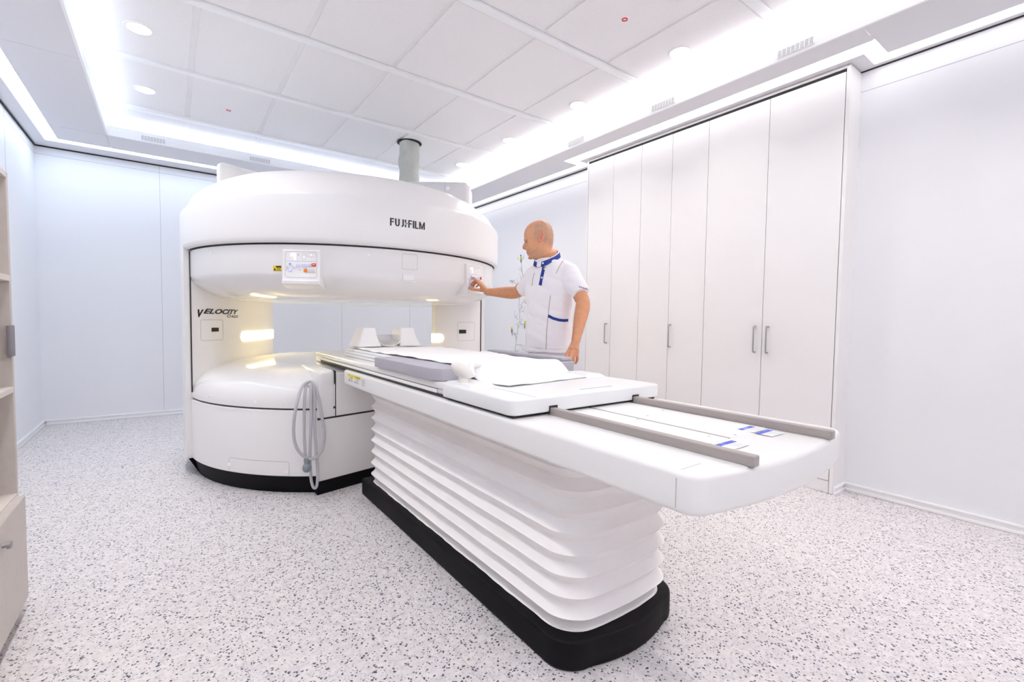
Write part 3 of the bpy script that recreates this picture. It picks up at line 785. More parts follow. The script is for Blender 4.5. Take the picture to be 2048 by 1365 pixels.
# the two housings that stand on the top cover
def housing(corner, d, L, depth, z0, z1, m, e):
    d = Vector((*d, 0)).normalized(); e = Vector((*e, 0)).normalized(); c = Vector((*corner, 0))
    poly = []; r = .07
    # front corner rounded in plan and in elevation
    t = bmesh.new()
    P = [c, c+d*L, c+d*L+e*depth, c+e*depth]
    a = [t.verts.new((p.x, p.y, z0)) for p in P]; b = [t.verts.new((p.x, p.y, z1)) for p in P]
    t.faces.new(a); t.faces.new(b)
    for i in range(4): t.faces.new((a[i], a[(i+1) % 4], b[(i+1) % 4], b[i]))
    bmesh.ops.recalc_face_normals(t, faces=t.faces)
    ed = [x for x in t.edges if (x.verts[0] in b and x.verts[1] in b) or (x.verts[0].co.xy - x.verts[1].co.xy).length < 1e-5]
    bmesh.ops.bevel(t, geom=ed, offset=.055, segments=6, affect='EDGES', profile=.5)
    g = G(); g._merge(t); return obj('top_housing', g, m, mri, smooth=45)
housing((.335, 4.62), (.93, .37), .66, .40, 2.10, 2.455, M['mri'], (.16, .98))
hh = housing((2.335, 3.885), (-.80, .60), .62, .34, 2.10, 2.478, M['mri_grey'], (.60, .80))
dv = Vector((-.80, .60, 0)).normalized(); ev = Vector((-dv.y, dv.x, 0))     # ev points at the viewer side
q = Vector((2.335, 3.885, 0)) + dv*.235
obj('housing_seam', G().obox(q + ev*.0005 + Vector((0, 0, 2.33)), dv, Vector((0, 0, 1)), ev, .004, .28, .002), M['joint'], hh)
q = Vector((2.335, 3.885, 2.405)) + dv*.205
obj('screw_cap', G().cyl(q - ev*.001, ev, .019, .004, 24, .0015), M['panel_white'], hh)

# ---- docking housing for the table, on the front of the base
g = G()
t0 = [(.760, 3.131), (.878, 3.131), (.878, 3.60), (.760, 3.60)]
def block(poly, z0, z1, bev):
    t = bmesh.new(); n = len(poly)
    a = [t.verts.new((*p, z0)) for p in poly]; b = [t.verts.new((*p, z1)) for p in poly]
    t.faces.new(a); t.faces.new(b)
    for i in range(n): t.faces.new((a[i], a[(i+1) % n], b[(i+1) % n], b[i]))
    bmesh.ops.recalc_face_normals(t, faces=t.faces)
    ed = [e for e in t.edges if all(v in b for v in e.verts)] + [e for e in t.edges if abs(e.verts[0].co.z-e.verts[1].co.z) > .01]
    if bev: bmesh.ops.bevel(t, geom=ed, offset=bev, segments=5, affect='EDGES', profile=.5)
    g = G(); g._merge(t); return g
dk = obj('docking_housing', block([(.764, 3.129), (.880, 3.155), (.880, 3.66), (.764, 3.66)], .50, .808, .026), M['mri'], mri, smooth=45)
obj('docking_block', block([(.884, 3.157), (1.75, 3.355), (1.75, 3.66), (.884, 3.66)], .50, .785, .010), M['mri'], dk, smooth=45)
obj('docking_gap', G().prism([(.7625, 3.1265), (1.74, 3.350), (1.74, 3.66), (.7625, 3.66)], .4885, .4995), M['seam'], dk)
obj('docking_gap', G().box(.879, .885, 3.158, 3.5, .50, .80), M['seam'], dk)
obj('docking_base', G().prism([(.760, 3.128), (1.75, 3.354), (1.75, 3.66), (.760, 3.66)], .085, .489), M['mri'], dk)
obj('docking_skirt', G().prism([(.755, 3.122), (1.75, 3.350), (1.75, 3.66), (.755, 3.66)], 0, .086), M['black'], dk, label='black foot of the docking housing')
obj('hose_hook', G().tube([(.772, 3.22, .70), (.745, 3.215, .70), (.722, 3.21, .703), (.715, 3.205, .725)], .009, 12).obox((.755, 3.175, .665), Vector((1, 0, 0)), Vector((0, 1, 0)), Vector((0, 0, 1)), .030, .055, .085, bev=.008), M['mri'], dk)

# ---- grey hose with squeeze bulb, looped over the hook
hose = thing('call_bulb_hose', 'grey hose with a squeeze bulb looped over a hook on the scanner base', 'hose', (.73, 3.12, .07))
def pxy(px, py, y): v = on_y(px, py, y); return (v.x, v.y, v.z)
big = [pxy(618, 764, 3.175), pxy(604, 775, 3.12), pxy(592, 815, 3.06), pxy(587, 860, 3.055), pxy(592, 893, 3.055), pxy(606, 912, 3.06), pxy(622, 918.5, 3.06), pxy(638, 910, 3.06), pxy(647, 890, 3.06), pxy(648, 862, 3.06), pxy(641, 820, 3.075), pxy(634, 785, 3.105), pxy(628, 768, 3.15), pxy(620, 763, 3.18)]
lp = obj('hose_loop', G().tube(catmull(big, 8), .0095, 12), M['hose'], hose)
obj('hose_loop', G().tube(catmull([pxy(622, 768, 3.10), pxy(622, 800, 3.085), pxy(622, 850, 3.08), pxy(620, 900, 3.075), pxy(621, 945, 3.075), pxy(624, 968, 3.07), pxy(629, 977, 3.07), pxy(634, 970, 3.07), pxy(635, 940, 3.07), pxy(632, 900, 3.075), pxy(629, 840, 3.08), pxy(628, 790, 3.09), pxy(627, 770, 3.10)], 8), .0090, 12), M['hose'], hose)
obj('hose_loop', G().tube(catmull([pxy(612, 770, 3.14), pxy(609, 800, 3.10), pxy(608, 860, 3.085), pxy(610, 900, 3.07), pxy(613, 922, 3.065)], 8), .0090, 12), M['hose'], hose)
c = Vector(pxy(614, 936, 3.06))
g = G().tube([c+Vector((-.004, 0, .062)), c+Vector((-.003, 0, .045)), c+Vector((0, 0, .02)), ], [.012, .016, .014], 14); g.ball(c, .027, .027, .031)
obj('squeeze_bulb', g, M['bulb'], hose, label='dark grey squeeze bulb')

# ---- fabric duct between the scanner and the ceiling
dx, dy = 2.10, 4.74
du = thing('quench_duct', 'greenish grey fabric duct rising from the scanner to the ceiling', 'duct', (dx, dy, 2.16))
R = []
for k in range(41):
    z = 2.1675 + (ZC-.012-2.1675)*k/40
    ring = []
    for i in range(36):
        a = 2*PI*i/36
        r = .104 + .006*math.sin(a*3+z*9) + .006*math.sin(z*23+a*2) + .004*math.sin(a*5-z*31)
        if k > 36: r += .004*(k-36)/4
        ring.append((dx+math.cos(a)*r, dy+math.sin(a)*r, z))
    R.append(ring)
obj('sleeve', G().rings(R), M['duct'], du)
obj('ceiling_gap_shade', G().lathe([(.09, ZC-.001), (.128, ZC-.001), (.13, ZC-.005), (.12, ZC-.008), (.09, ZC-.006)], (dx, dy), 40, closed_profile=True), M['shadow_gap'], du, label='black ring standing in for the dark gap of the ceiling hole')  # shade in the gap round the duct, put into a black ring
# ================================================================== THE PATIENT TABLE
TX = 1.310
tb = thing('patient_table', 'long white patient table on a pleated column running into the scanner', 'table', (TX, 2.0, 0))
def bow(x, c, w, amt): return amt*(1-((x-c)/w)**2)
def plinth_poly(x0, x1, y0, y1, r, amt, n=8):
    p = []
    cx, w = (x0+x1)/2, (x1-x0)/2
    for k in range(n+1):
        a = PI + PI/2*k/n; p.append((x0+r+r*math.cos(a), y0+r+r*math.sin(a)))
    for k in range(1, 12):
        x = x0+r + (x1-x0-2*r)*k/12; p.append((x, y0 - bow(x, cx, w-r, amt)))
    for k in range(n+1):
        a = 1.5*PI + PI/2*k/n; p.append((x1-r+r*math.cos(a), y0+r+r*math.sin(a)))
    rb = .03
    for k in range(5):
        a = PI/2*k/4; p.append((x1-rb+rb*math.cos(a), y1-rb+rb*math.sin(a)))
    for k in range(5):
        a = PI/2+PI/2*k/4; p.append((x0+rb+rb*math.cos(a), y1-rb+rb*math.sin(a)))
    return p
obj('plinth', G().prism(plinth_poly(.998, 1.612, 1.035, 3.005, .11, .035), 0, .102, bev=.012), M['black'], tb, smooth=40, label='black plinth')
# pleated bellows
def rr_ring(hw, y0, y1, r, z, n=10, jit=0.0, amt=.03):
    out = []
    x0, x1 = TX-hw, TX+hw
    def seg(a, b, m):
        for k in range(m): out.append((a[0]+(b[0]-a[0])*k/m, a[1]+(b[1]-a[1])*k/m))
    def corner(cx, cy, a0):
        for k in range(n): a = a0+PI/2*k/n; out.append((cx+r*math.cos(a), cy+r*math.sin(a)))
    corner(x0+r, y0+r, PI); seg((x0+r, y0), (x1-r, y0), 14); corner(x1-r, y0+r, 1.5*PI); seg((x1, y0+r), (x1, y1-r), 40)
    corner(x1-r, y1-r, 0); seg((x1-r, y1), (x0+r, y1), 14); corner(x0+r, y1-r, PI/2); seg((x0, y1-r), (x0, y0+r), 40)
    res = []
    for x, y in out:
        yy = y - (bow(x, TX, hw, amt) if y < y0+r else 0)
        w = jit*(math.sin(x*31+z*57)*.4+math.sin(y*17+z*83)*.6+math.sin(x*71+y*63+z*21)*.4)
        nx, ny = (x-TX)/hw, 0
        res.append((x + w*(1 if x > TX else -1), yy + w*.5, z))
    return res
ridges = [.155 + .0725*k for k in range(8)]
R = [rr_ring(.283, 1.078, 2.965, .105, .100, jit=.002)]
def amp_at(z):
    # sharp crest at every ridge, round valley between
    d = min(abs(z-r_) for r_ in ridges); t = min(1, d/.036)
    return 1 - t**.75
zz = .106
zs = []
for k in range(len(ridges)):
    lo_ = (ridges[k-1]+ridges[k])/2 if k else .104
    hi_ = (ridges[k]+ridges[k+1])/2 if k < len(ridges)-1 else .722
    for s_ in (0, .3, .6, .82, .94): zs.append((lo_+(ridges[k]-lo_)*s_))
    zs.append(ridges[k])
    for s_ in (.06, .18, .4, .7): zs.append(ridges[k]+(hi_-ridges[k])*s_)
for z in zs:
    A = amp_at(z)
    # the fabric hangs: it bulges under a crest more than above it
    R.append(rr_ring(.262+.024*A, 1.092-.024*A, 2.95+.02*A, .105, z, jit=.0030*(1-A)+.0008))
R.append(rr_ring(.262, 1.092, 2.95, .105, .722))
obj('bellows', G().rings(R), M['bellows'], tb, smooth=60, label='white pleated fabric bellows')
# table body and nose cap
XA, XB, YN, ZT0, ZT1 = .906, 1.720, .545, .722, .819
YS = .603
def edge_block(poly, z0, z1, bt, seg=5, skip=lambda e: False):
    t = bmesh.new(); n = len(poly)
    a = [t.verts.new((*p, z0)) for p in poly]; b = [t.verts.new((*p, z1)) for p in poly]
    t.faces.new(a); t.faces.new(b)
    for i in range(n): t.faces.new((a[i], a[(i+1) % n], b[(i+1) % n], b[i]))
    bmesh.ops.recalc_face_normals(t, faces=t.faces)
    ed = [e for e in t.edges if abs(e.verts[0].co.z-e.verts[1].co.z) < 1e-5 and not skip(e)]
    bmesh.ops.bevel(t, geom=ed, offset=bt, segments=seg, affect='EDGES', profile=.5)
    g = G(); g._merge(t); return g
yend = lambda y0: (lambda e: all(abs(v.co.y-y0) < 1e-5 for v in e.verts))
obj('table_body', edge_block([(XA, YS), (XB, YS), (XB, 3.045), (XA, 3.045)], ZT0, ZT1, .015, skip=yend(YS)), M['table'], tb)
nose = []
r = .050; hw = (XB-XA)/2
for k in range(9): a = PI + PI/2*k/8; nose.append((XA+r+r*math.cos(a), YN+r+r*math.sin(a)))
for k in range(1, 16): x = XA+r+(XB-XA-2*r)*k/16; nose.append((x, YN - bow(x, TX, hw-r, .040)))
for k in range(9): a = 1.5*PI + PI/2*k/8; nose.append((XB-r+r*math.cos(a), YN+r+r*math.sin(a)))
nose += [(XB, YS), (XA, YS)]
obj('end_cap', edge_block(nose, ZT0, ZT1, .015, skip=yend(YS)), M['table'], tb)
obj('cap_seam', G().box(XA-.0006, XA+.02, YS-.0012, YS+.0012, ZT0+.014, ZT1-.016), M['seam_soft'], tb)
obj('cap_seam', G().box(XA+.016, XA+.095, YS-.001, YS+.001, ZT1-.004, ZT1+.0004), M['seam_soft'], tb)
# deck panels between the rails, centre groove
RX0, RX1 = 1.086, 1.534
for a, b in ((RX0+.018, TX-.026), (TX-.012, RX1-.018)):
    obj('deck_panel', G().box(a, b, .69, 1.60, ZT1-.001, ZT1+.0016, bev=.0007, seg=1), M['panel_white'], tb)
obj('centre_groove', G().box(TX-.026, TX-.012, .69, 1.60, ZT1-.002, ZT1+.0006), M['rail'], tb)
obj('centre_groove', G().box(TX-.0265, TX-.0235, .69, 1.60, ZT1-.002, ZT1+.0012), M['seam'], tb)
for x in (RX0, RX1):
    g = G(); g.box(x-.0135, x+.0135, .514, 2.4, ZT1-.001, ZT1+.026, bev=.004, seg=3)
    obj('rail', g, M['rail'], tb, label='long taupe slide rail')
for x, y in ((RX0+.045, 1.0), (TX-.04, 1.0), (TX+.04, 1.02), (RX1-.05, 1.05), (TX-.05, .735), (TX+.03, .70)):
    obj('screw_head', G().cyl((x, y, ZT1+.0016), (0, 0, 1), .0042, .0008, 14), M['joint'], tb)
# labels on the deck near the end: white cards headed in blue
fz = plane_map((0, 0, ZT1+.0018), (1, 0, 0), (0, 1, 0))
def deck_label(x0, y0, w, h, parts):
    g = G(); decal(g, rect_2d(x0, x0+w, y0, y0+h), fz, .0002); c = obj('deck_label', g, M['label_white'], tb, smooth=0)
    for a, b in parts:
        g = G(); decal(g, rect_2d(x0+w*a, x0+w*b, y0+h*.66, y0+h*.97), fz, .0005); obj('blue_heading', g, M['blue_label'], c, smooth=0)
    g = G()
    for k in range(4): decal(g, rect_2d(x0+w*.35, x0+w*(.9-.08*(k % 2)), y0+h*(.12+.13*k), y0+h*(.145+.13*k)), fz, .0005)
    obj('fine_print', g, M['joint'], c, smooth=0)
    g = G()
    vs, fs = text_2d('a   KNOWS', .010, 0, .0002); x_ = max(v[0] for v in vs)
    return c
l1 = on_z(1432, 893, ZT1); l2 = on_z(1478, 861, ZT1); l3 = on_z(1513, 869, ZT1)
deck_label(l1.x, l1.y-.048, .088, .055, ((0, .33), (.36, 1)))
deck_label(l2.x, l2.y-.045, .080, .052, ((0, .25), (.28, .36), (.42, .54), (.60, 1)))
deck_label(l3.x, l3.y-.045, .082, .052, ((0, .22), (.24, .72), (.72, 1)))
# yellow caution label on the side
fs_ = plane_map((XA, 0, 0), (0, -1, 0), (0, 0, 1))
c1 = on_x(696, 744, XA); c2 = on_x(733, 768, XA); uw = -(c2.y)+c1.y
g = G(); decal(g, rect_2d(-c1.y, -c2.y, .746, .800), fs_, .0008); lb = obj('caution_label', g, M['label_white'], tb, smooth=0)
g = G(); decal(g, rect_2d(-c1.y, -c1.y+uw*.72, .785, .800), fs_, .0012); obj('yellow_band', g, M['yellow_bright'], lb, smooth=0, label='yellow band of the label')
vs, ff = text_2d('CAUTION', .011, 0, .0003); x1 = max(v[0] for v in vs)
g = G(); decal(g, ([(-c1.y+uw*.42+v[0]/x1*uw*.27, .7885+v[1]) for v in vs], ff), fs_, .0016)
for k in range(3): decal(g, rect_2d(-c1.y+uw*(.05+.1*k), -c1.y+uw*(.065+.1*k), .789, .796), fs_, .0016)
for q in (.05, .38):
    decal(g, ([(-c1.y+uw*q, .757), (-c1.y+uw*(q+.08), .757), (-c1.y+uw*(q+.04), .766)], [(0, 1, 2)]), fs_, .0016)
    for k in range(5): decal(g, rect_2d(-c1.y+uw*(q+.11), -c1.y+uw*(q+.26-.04*(k % 3)), .757+.0065*k, .7588+.0065*k), fs_, .0016)
for k in range(5): decal(g, rect_2d(-c1.y+uw*.76, -c1.y+uw*(.95-.03*(k % 2)), .757+.008*k, .7585+.008*k), fs_, .0016)
obj('label_print', g, M['ink'], lb, smooth=0)
for q in (.05, .38):
    g = G(); decal(g, ([(-c1.y+uw*q, .766), (-c1.y+uw*(q+.08), .766), (-c1.y+uw*(q+.04), .785)], [(0, 1, 2)]), fs_, .0014); obj('warning_triangle', g, M['yellow_bright'], lb, smooth=0)

# ---- sliding couch
SXA, SXB = .905, 1.706
YC0, YC1, ZC0, ZC1 = 1.222, 1.700, .830, .884
cp_ = []
r = .035
for cx, cy, a0 in ((SXA+r, YC0+r, PI), (SXB-r, YC0+r, 1.5*PI)):
    for k in range(9): a = a0+PI/2*k/8; cp_.append((cx+r*math.cos(a), cy+r*math.sin(a)))
cp_ += [(SXB, YC1), (1.655, YC1+.002), (1.655, 1.76), (.955, 1.76), (.955, YC1+.002), (SXA, YC1)]
obj('couch_top', edge_block(cp_, ZC0, ZC1, .007, seg=3), M['slab'], tb, label='sliding couch top')
obj('couch_gap', G().box(SXA+.02, SXB-.02, YC0+.02, 3.7, ZT1-.001, ZC0+.002), M['seam'], tb)
for x in (RX0, RX1):
    obj('rail_notch', G().box(x-.019, x+.021, YC0-.0008, YC0+.05, ZC0-.006, ZC0+.022), M['seam'], tb)
obj('couch_groove', G().box(1.285, 1.47, 1.285, 1.297, ZC1-.001, ZC1+.0006), M['joint'], tb)
obj('couch_groove', G().box(1.02, 1.023, 1.235, 1.72, ZC1-.001, ZC1+.0005), M['seam_soft'], tb)
# long carriage beam beside the couch, running into the scanner
obj('carriage_beam', G().box(.925, 1.66, 1.72, 3.86, .850, .8825, bev=.008), M['table'], tb)
obj('side_bar', G().box(.926, .96, 1.80, 3.70, .8235, .8475, bev=.003), M['panel_white'], tb, label='long white side bar')
obj('carriage_gap', G().box(.936, .98, 1.72, 3.82, .8185, .824), M['seam'], tb)
obj('carriage_gap', G().box(.934, .98, 1.80, 3.70, .8473, .8505), M['seam'], tb)
obj('carriage_end', G().box(.927, 1.655, 3.702, 3.858, .8145, .8510, bev=.006), M['table'], tb)
obj('side_block', G().box(.930, .96, 1.703, 1.797, .8237, .8499, bev=.003), M['mri_grey'], tb)
# lower table beam reaching into the scanner
obj('bridge', G().box(.96, 1.66, 2.9, 3.80, .814, .830, bev=.003), M['table'], tb)
# left connector: wedge base, stem, rounded hand grip
g = G()
g.rings([[(.915, 1.50, ZC1-.001), (1.045, 1.50, ZC1-.001), (1.045, 1.70, ZC1-.001), (.915, 1.70, ZC1-.001)], [(.93, 1.525, ZC1+.013), (1.035, 1.54, ZC1+.013), (1.035, 1.69, ZC1+.013), (.92, 1.69, ZC1+.013)]])
w1 = obj('connector_base', g, M['slab'], tb, smooth=20)
kc = on_z(924, 742, .944); ks = on_z(927, 765, .8975)
g = G().tube([(ks.x, ks.y, ZC1+.0125), (ks.x, ks.y, ZC1+.022), (ks.x+.001, ks.y+.002, .922), (ks.x-.004, ks.y+.006, .938)], [.024, .021, .020, .020], 20)
bd = Vector((.66, -.55, -.50)).normalized()
bx_ = bd; bz_ = Vector((0, 0, 1)) - bd*bd.z; bz_.normalize(); by_ = bz_.cross(bx_)
rot = Matrix((bx_, by_, bz_)).transposed()
g.ball((kc.x, kc.y, .945), .050, .029, .028, rot=rot, sub=4)
obj('connector_grip', g, M['cream'], w1, label='rounded cream grip')
g = G()
for a, b in (((0, .0), (.011, .003)), ((.008, .003), (.011, .009)), ((.0, .009), (.011, .012)), ((0, .0), (.003, .006))): pass
# right connector: plain wedge
g = G()
g.rings([[(1.575, 1.53, ZC1-.001), (1.70, 1.53, ZC1-.001), (1.70, 1.71, ZC1-.001), (1.575, 1.71, ZC1-.001)], [(1.585, 1.56, ZC1+.016), (1.685, 1.56, ZC1+.013), (1.69, 1.695, ZC1+.013), (1.58, 1.70, ZC1+.016)]])
obj('connector_base', g, M['slab'], tb, smooth=20)

# ---- things lying on the couch
pad = G()
PX0, PX1, PY0, PY1, PZ0, PZ1 = .908, 1.722, 1.770, 2.50, .8845, .938
pad.prism([(PX0+.03, PY0), (PX1-.01, PY0), (PX1, PY0+.01), (PX1, PY1), (PX0, PY1), (PX0, PY0+.05)], PZ0, PZ1, bev=.004)
tag(obj('foam_pad', pad, M['pad'], None), 'grey foam pad under the white sheet, with a chamfered front corner', 'pad')
g = G(); g.box(1.645, 1.72, 1.79, 2.50, PZ1+.001, PZ1+.02, bev=.005)
tag(obj('foam_bolster', g, M['pad'], None), 'low grey foam bolster along the far edge of the pad beside the man', 'pad')
st = thing('head_cushion', 'stack of thin white cushions at the scanner end of the couch', 'cushion', (1.32, 2.95, .885))
for k, (z0, z1, x0) in enumerate(((.8845, .905, 1.0), (.906, .921, .995), (.9215, .938, 1.005))):
    obj('cushion_layer', G().box(x0, 1.64, 2.51, 3.36-.02*k, z0, z1, bev=.006, seg=3), M['sheet'], st)
# sheet: a soft cloth over pad and cushions, spilling onto the couch at the front
def sheet_z(x, y):
    top = .944
    if y > 1.79: z = top
    elif y > 1.66:
        t = (1.79-y)/.13; t = t*t*(3-2*t); z = top + (.8870-top)*t
    else: z = .8870
    z += .0022*math.sin(x*23+y*9) + .0018*math.sin(y*31-x*7)
    if 1.60 < y < 1.86: z += .016*math.exp(-((y-1.74)/.045)**2)*(.6+.4*math.sin(x*9+1)) * (1 if x > 1.15 else .5)
    if y > 1.9 and x > 1.60: z += .004
    return max(z, .8862)
nx, ny = 60, 150; vs = []; fs = []
for j in range(ny+1):
    t = j/ny; y = 1.50 + (3.30-1.50)*t
    xl = 1.045 + .010*math.sin(y*7) + (.04*(1.80-y)/.30 if y < 1.80 else 0); xr = 1.600 + .012*math.sin(y*5+1) - 0
    if y > 2.5: xl = 1.015; xr = 1.60
    for i in range(nx+1):
        x = xl+(xr-xl)*i/nx
        yy = y + .14*(x-1.25)*max(0, min(1, (1.70-y)/.15))
        vs.append((x, yy, sheet_z(x, y)))
for j in range(ny):
    for i in range(nx): a = j*(nx+1)+i; fs.append((a, a+1, a+nx+2, a+nx+1))
g = G(); g.raw(vs, fs)
so_ = obj('bed_sheet', g, M['sheet'], None, smooth=80)
md = so_.modifiers.new('thick', 'SOLIDIFY'); md.thickness = .0035; md.offset = 1
tag(so_, 'thin white sheet lying along the couch and spilling over the front of the pad', 'sheet')
# rolled corner of cloth trailing to the left of the sheet
pts = [(1.12, 1.765, .950), (1.065, 1.73, .952), (1.04, 1.70, .946), (1.025, 1.672, .934), (1.018, 1.645, .915)]
g = G().tube(catmull(pts, 6), [.012, .013, .014, .014, .013, .015, .014, .014, .013, .014, .013, .012, .013, .012, .012, .013, .012, .011, .011, .011, .010, .010, .010, .009, .007][:25], 14)
tag(obj('cloth_strap', g, M['sheet'], None), 'twisted white cloth strap end beside the cream grip', 'strap')
# head coil: two sloping horns and a back bar
hc = thing('head_coil', 'white U-shaped head coil with two upright horns at the scanner end', 'coil', (1.29, 3.18, .945))
def horn(x0b, x1b, x0t, x1t, y0, y1, zb, zt):
    rings = []
    for t in [k/8 for k in range(9)]:
        e = t**1.5
        xa = x0b + (x0t-x0b)*(t if x0t > x0b+.02 else e**.5); xb = x1b + (x1t-x1b)*(1-(1-t)**2 if True else t)
        z = zb+(zt-zb)*t
        rings.append([(xa, y0+.03*t, z), (xb, y0+.03*t, z), (xb, y1-.02*t, z), (xa, y1-.02*t, z)])
    t = G(); t.rings(rings)
    bmesh.ops.bevel(t.bm, geom=[e for e in t.bm.edges if e.calc_face_angle(0) > .9], offset=.005, segments=2, affect='EDGES')
    return t
obj('horn', horn(1.03, 1.20, 1.082, 1.165, 3.16, 3.36, .9525, 1.083), M['panel_white'], hc)
obj('horn', horn(1.335, 1.50, 1.350, 1.455, 3.16, 3.36, .9525, 1.083), M['panel_white'], hc)
obj('back_bar', G().box(1.12, 1.40, 3.33, 3.37, .9525, 1.030, bev=.005), M['mri_grey'], hc)
g = G(); R = []
for k in range(13):
    a = PI + PI*k/12
    R.append([(1.26+.075*math.cos(a), 3.17, .995+.036*math.sin(a)), (1.26+.075*math.cos(a), 3.33, .995+.036*math.sin(a)), (1.26+.082*math.cos(a), 3.33, .990+.036*math.sin(a)), (1.26+.082*math.cos(a), 3.17, .990+.036*math.sin(a))])
obj('cradle', G().rings(R), M['cream'], hc)
kb = on_y(834, 684, 3.25)
g = G().cyl((kb.x-.02, kb.y, .945), (0, 0, 1), .012, .02, 16); g.ball((kb.x, kb.y, .975), .024, .018, .018)
obj('lock_knob', g, M['cream'], hc, label='small cream knob beside the coil')
# ================================================================== THE MAN
from mathutils import noise
def pt(px, py, d): return CAM + ray(px, py)*d
man = thing('person', 'bald man in a white tunic with navy trim, reaching to press a scanner panel', 'person', (1.97, 2.35, 0))
m, nt, b = new_mat('skin'); M['skin'] = m
at = nt.nodes.new('ShaderNodeAttribute'); at.attribute_name = 'tone'
nz = nt.nodes.new('ShaderNodeTexNoise'); nz.inputs['Scale'].default_value = 60; nz.inputs['Detail'].default_value = 4
mx = nt.nodes.new('ShaderNodeMix'); mx.data_type = 'RGBA'; mx.blend_type = 'OVERLAY'; mx.inputs[0].default_value = .18
nt.links.new(at.outputs['Color'], mx.inputs[6]); nt.links.new(nz.outputs['Fac'], mx.inputs[7]); nt.links.new(mx.outputs[2], b.inputs['Base Color'])
b.inputs['Roughness'].default_value = .48; b.inputs['Subsurface Weight'].default_value = .08; b.inputs['Subsurface Radius'].default_value = (.02, .008, .004); b.inputs['Subsurface Scale'].default_value = .3

def remesh(g, voxel, smooth_it, name, disp=None):
    me = bpy.data.meshes.new(name); g.bm.to_mesh(me); g.bm.free()
    o = bpy.data.objects.new(name, me); COL.objects.link(o)
    r = o.modifiers.new('r', 'REMESH'); r.mode = 'VOXEL'; r.voxel_size = voxel; r.use_smooth_shade = True
    s = o.modifiers.new('s', 'SMOOTH'); s.factor = .5; s.iterations = smooth_it
    dg = bpy.context.evaluated_depsgraph_get()
    out = bpy.data.meshes.new_from_object(o.evaluated_get(dg)); out.name = name
    bpy.data.objects.remove(o); bpy.data.meshes.remove(me)
    if disp:
        for v in out.vertices: v.co += v.normal*disp(v.co)
    return out
Z_ = Vector((0, 0, 1))
FH = Vector((-.77, .64, 0)).normalized(); LH = Z_.cross(FH)      # head forward, head left
HC = Vector((1.950, 2.366, 1.697))
def H(f, l, u): return HC + FH*f + LH*l + Z_*u
g = G()
# cranium and face as stacked rings: height, front, back, half width
prof = [(.1035, -.006, -.022, .010), (.1015, .014, -.036, .026), (.095, .034, -.052, .042), (.080, .060, -.072, .057), (.062, .078, -.085, .067), (.040, .091, -.094, .074), (.012, .096, -.099, .077), (-.018, .094, -.099, .077),
        (-.034, .086, -.098, .074), (-.058, .083, -.094, .071), (-.082, .080, -.088, .066), (-.100, .076, -.082, .062), (-.118, .067, -.076, .056), (-.134, .055, -.066, .047), (-.146, .036, -.056, .034)]
R = []
for u, f, bk, w in prof:
    c, a = (f+bk)/2, (f-bk)/2; ring = []
    for k in range(32):
        t = 2*PI*k/32; ct, st = math.cos(t), math.sin(t)
        e = .85
        x = math.copysign(abs(ct)**e, ct)*a; y = math.copysign(abs(st)**e, st)*w
        if u < -.05 and ct > 0: y *= 1 - .16*ct*ct
        ring.append(H(c+x, y, u))
    R.append(ring)
g.rings(R)
g.tube([H(.082, 0, -.034), H(.089, 0, -.055), H(.094, 0, -.071)], [.0085, .0105, .0125], 14)
g.ball(H(.092, 0, -.073), .0125, .0125, .011, sub=2)
for s_ in (1, -1): g.ball(H(.082, s_*.012, -.078), .010, .0085, .0075, sub=2)
for s_ in (1, -1):
    g.ball(H(.078, s_*.030, -.025), .013, .024, .008, rot=Matrix((FH, LH, Z_)).transposed(), sub=2)
    g.ball(H(.058, s_*.040, -.066), .020, .020, .018, sub=2)
rotH = Matrix((FH, LH, Z_)).transposed()
g.ball(H(.070, 0, -.1035), .0085, .021, .0055, rot=rotH, sub=2)
g.ball(H(.0645, 0, -.1160), .0085, .019, .0058, rot=rotH, sub=2)
g.ball(H(.052, 0, -.137), .016, .022, .012, rot=rotH, sub=2)
for s_ in (1, -1):
    eR = rotH @ Matrix.Rotation(math.radians(-14), 3, 'Y')
    for k in range(16):
        t = 2*PI*k/16
        q = eR @ Vector((math.cos(t)*.0135, s_*(.0050+.004*(1-math.cos(t))*.5), math.sin(t)*.0275))
        t2 = 2*PI*(k+1)/16
        q2 = eR @ Vector((math.cos(t2)*.0135, s_*(.0050+.004*(1-math.cos(t2))*.5), math.sin(t2)*.0275))
        g.tube([H(-.018, s_*.0765, -.016) + q, H(-.018, s_*.0765, -.016) + q2], [.0052, .0052], 8)
    g.ball(H(-.014, s_*.074, -.018), .012, .006, .026, rot=eR, sub=2)
    g.ball(H(-.010, s_*.078, -.043), .007, .006, .009, rot=rotH, sub=2)
# neck and chest core
NB = Vector((1.990, 2.340, 1.500))
g.tube([H(-.032, 0, -.06), H(-.040, 0, -.11), pt(1099, 511, 3.055), pt(1102, 524, 3.06), pt(1104, 545, 3.06)], [.060, .058, .057, .057, .050], 24)
FT = Vector((-.98, -.20, 0)).normalized(); RT = FT.cross(Z_)      # chest forward, the man's right
BC = Vector((2.012, 2.322, 0))
def T(f, r, u): return BC + FT*f + RT*r + Z_*u
def ell(u, f0, hw, hd, n=40, e=.9):
    out = []
    for k in range(n):
        t = 2*PI*k/n; ct, st = math.cos(t), math.sin(t)
        out.append(T(f0 + math.copysign(abs(ct)**e, ct)*hd, math.copysign(abs(st)**e, st)*hw, u))
    return out
g.rings([ell(u, 0, hw, hd) for u, hw, hd in ((.90, .12, .075), (1.1, .115, .07), (1.3, .12, .07), (1.42, .11, .06), (1.47, .08, .05))])
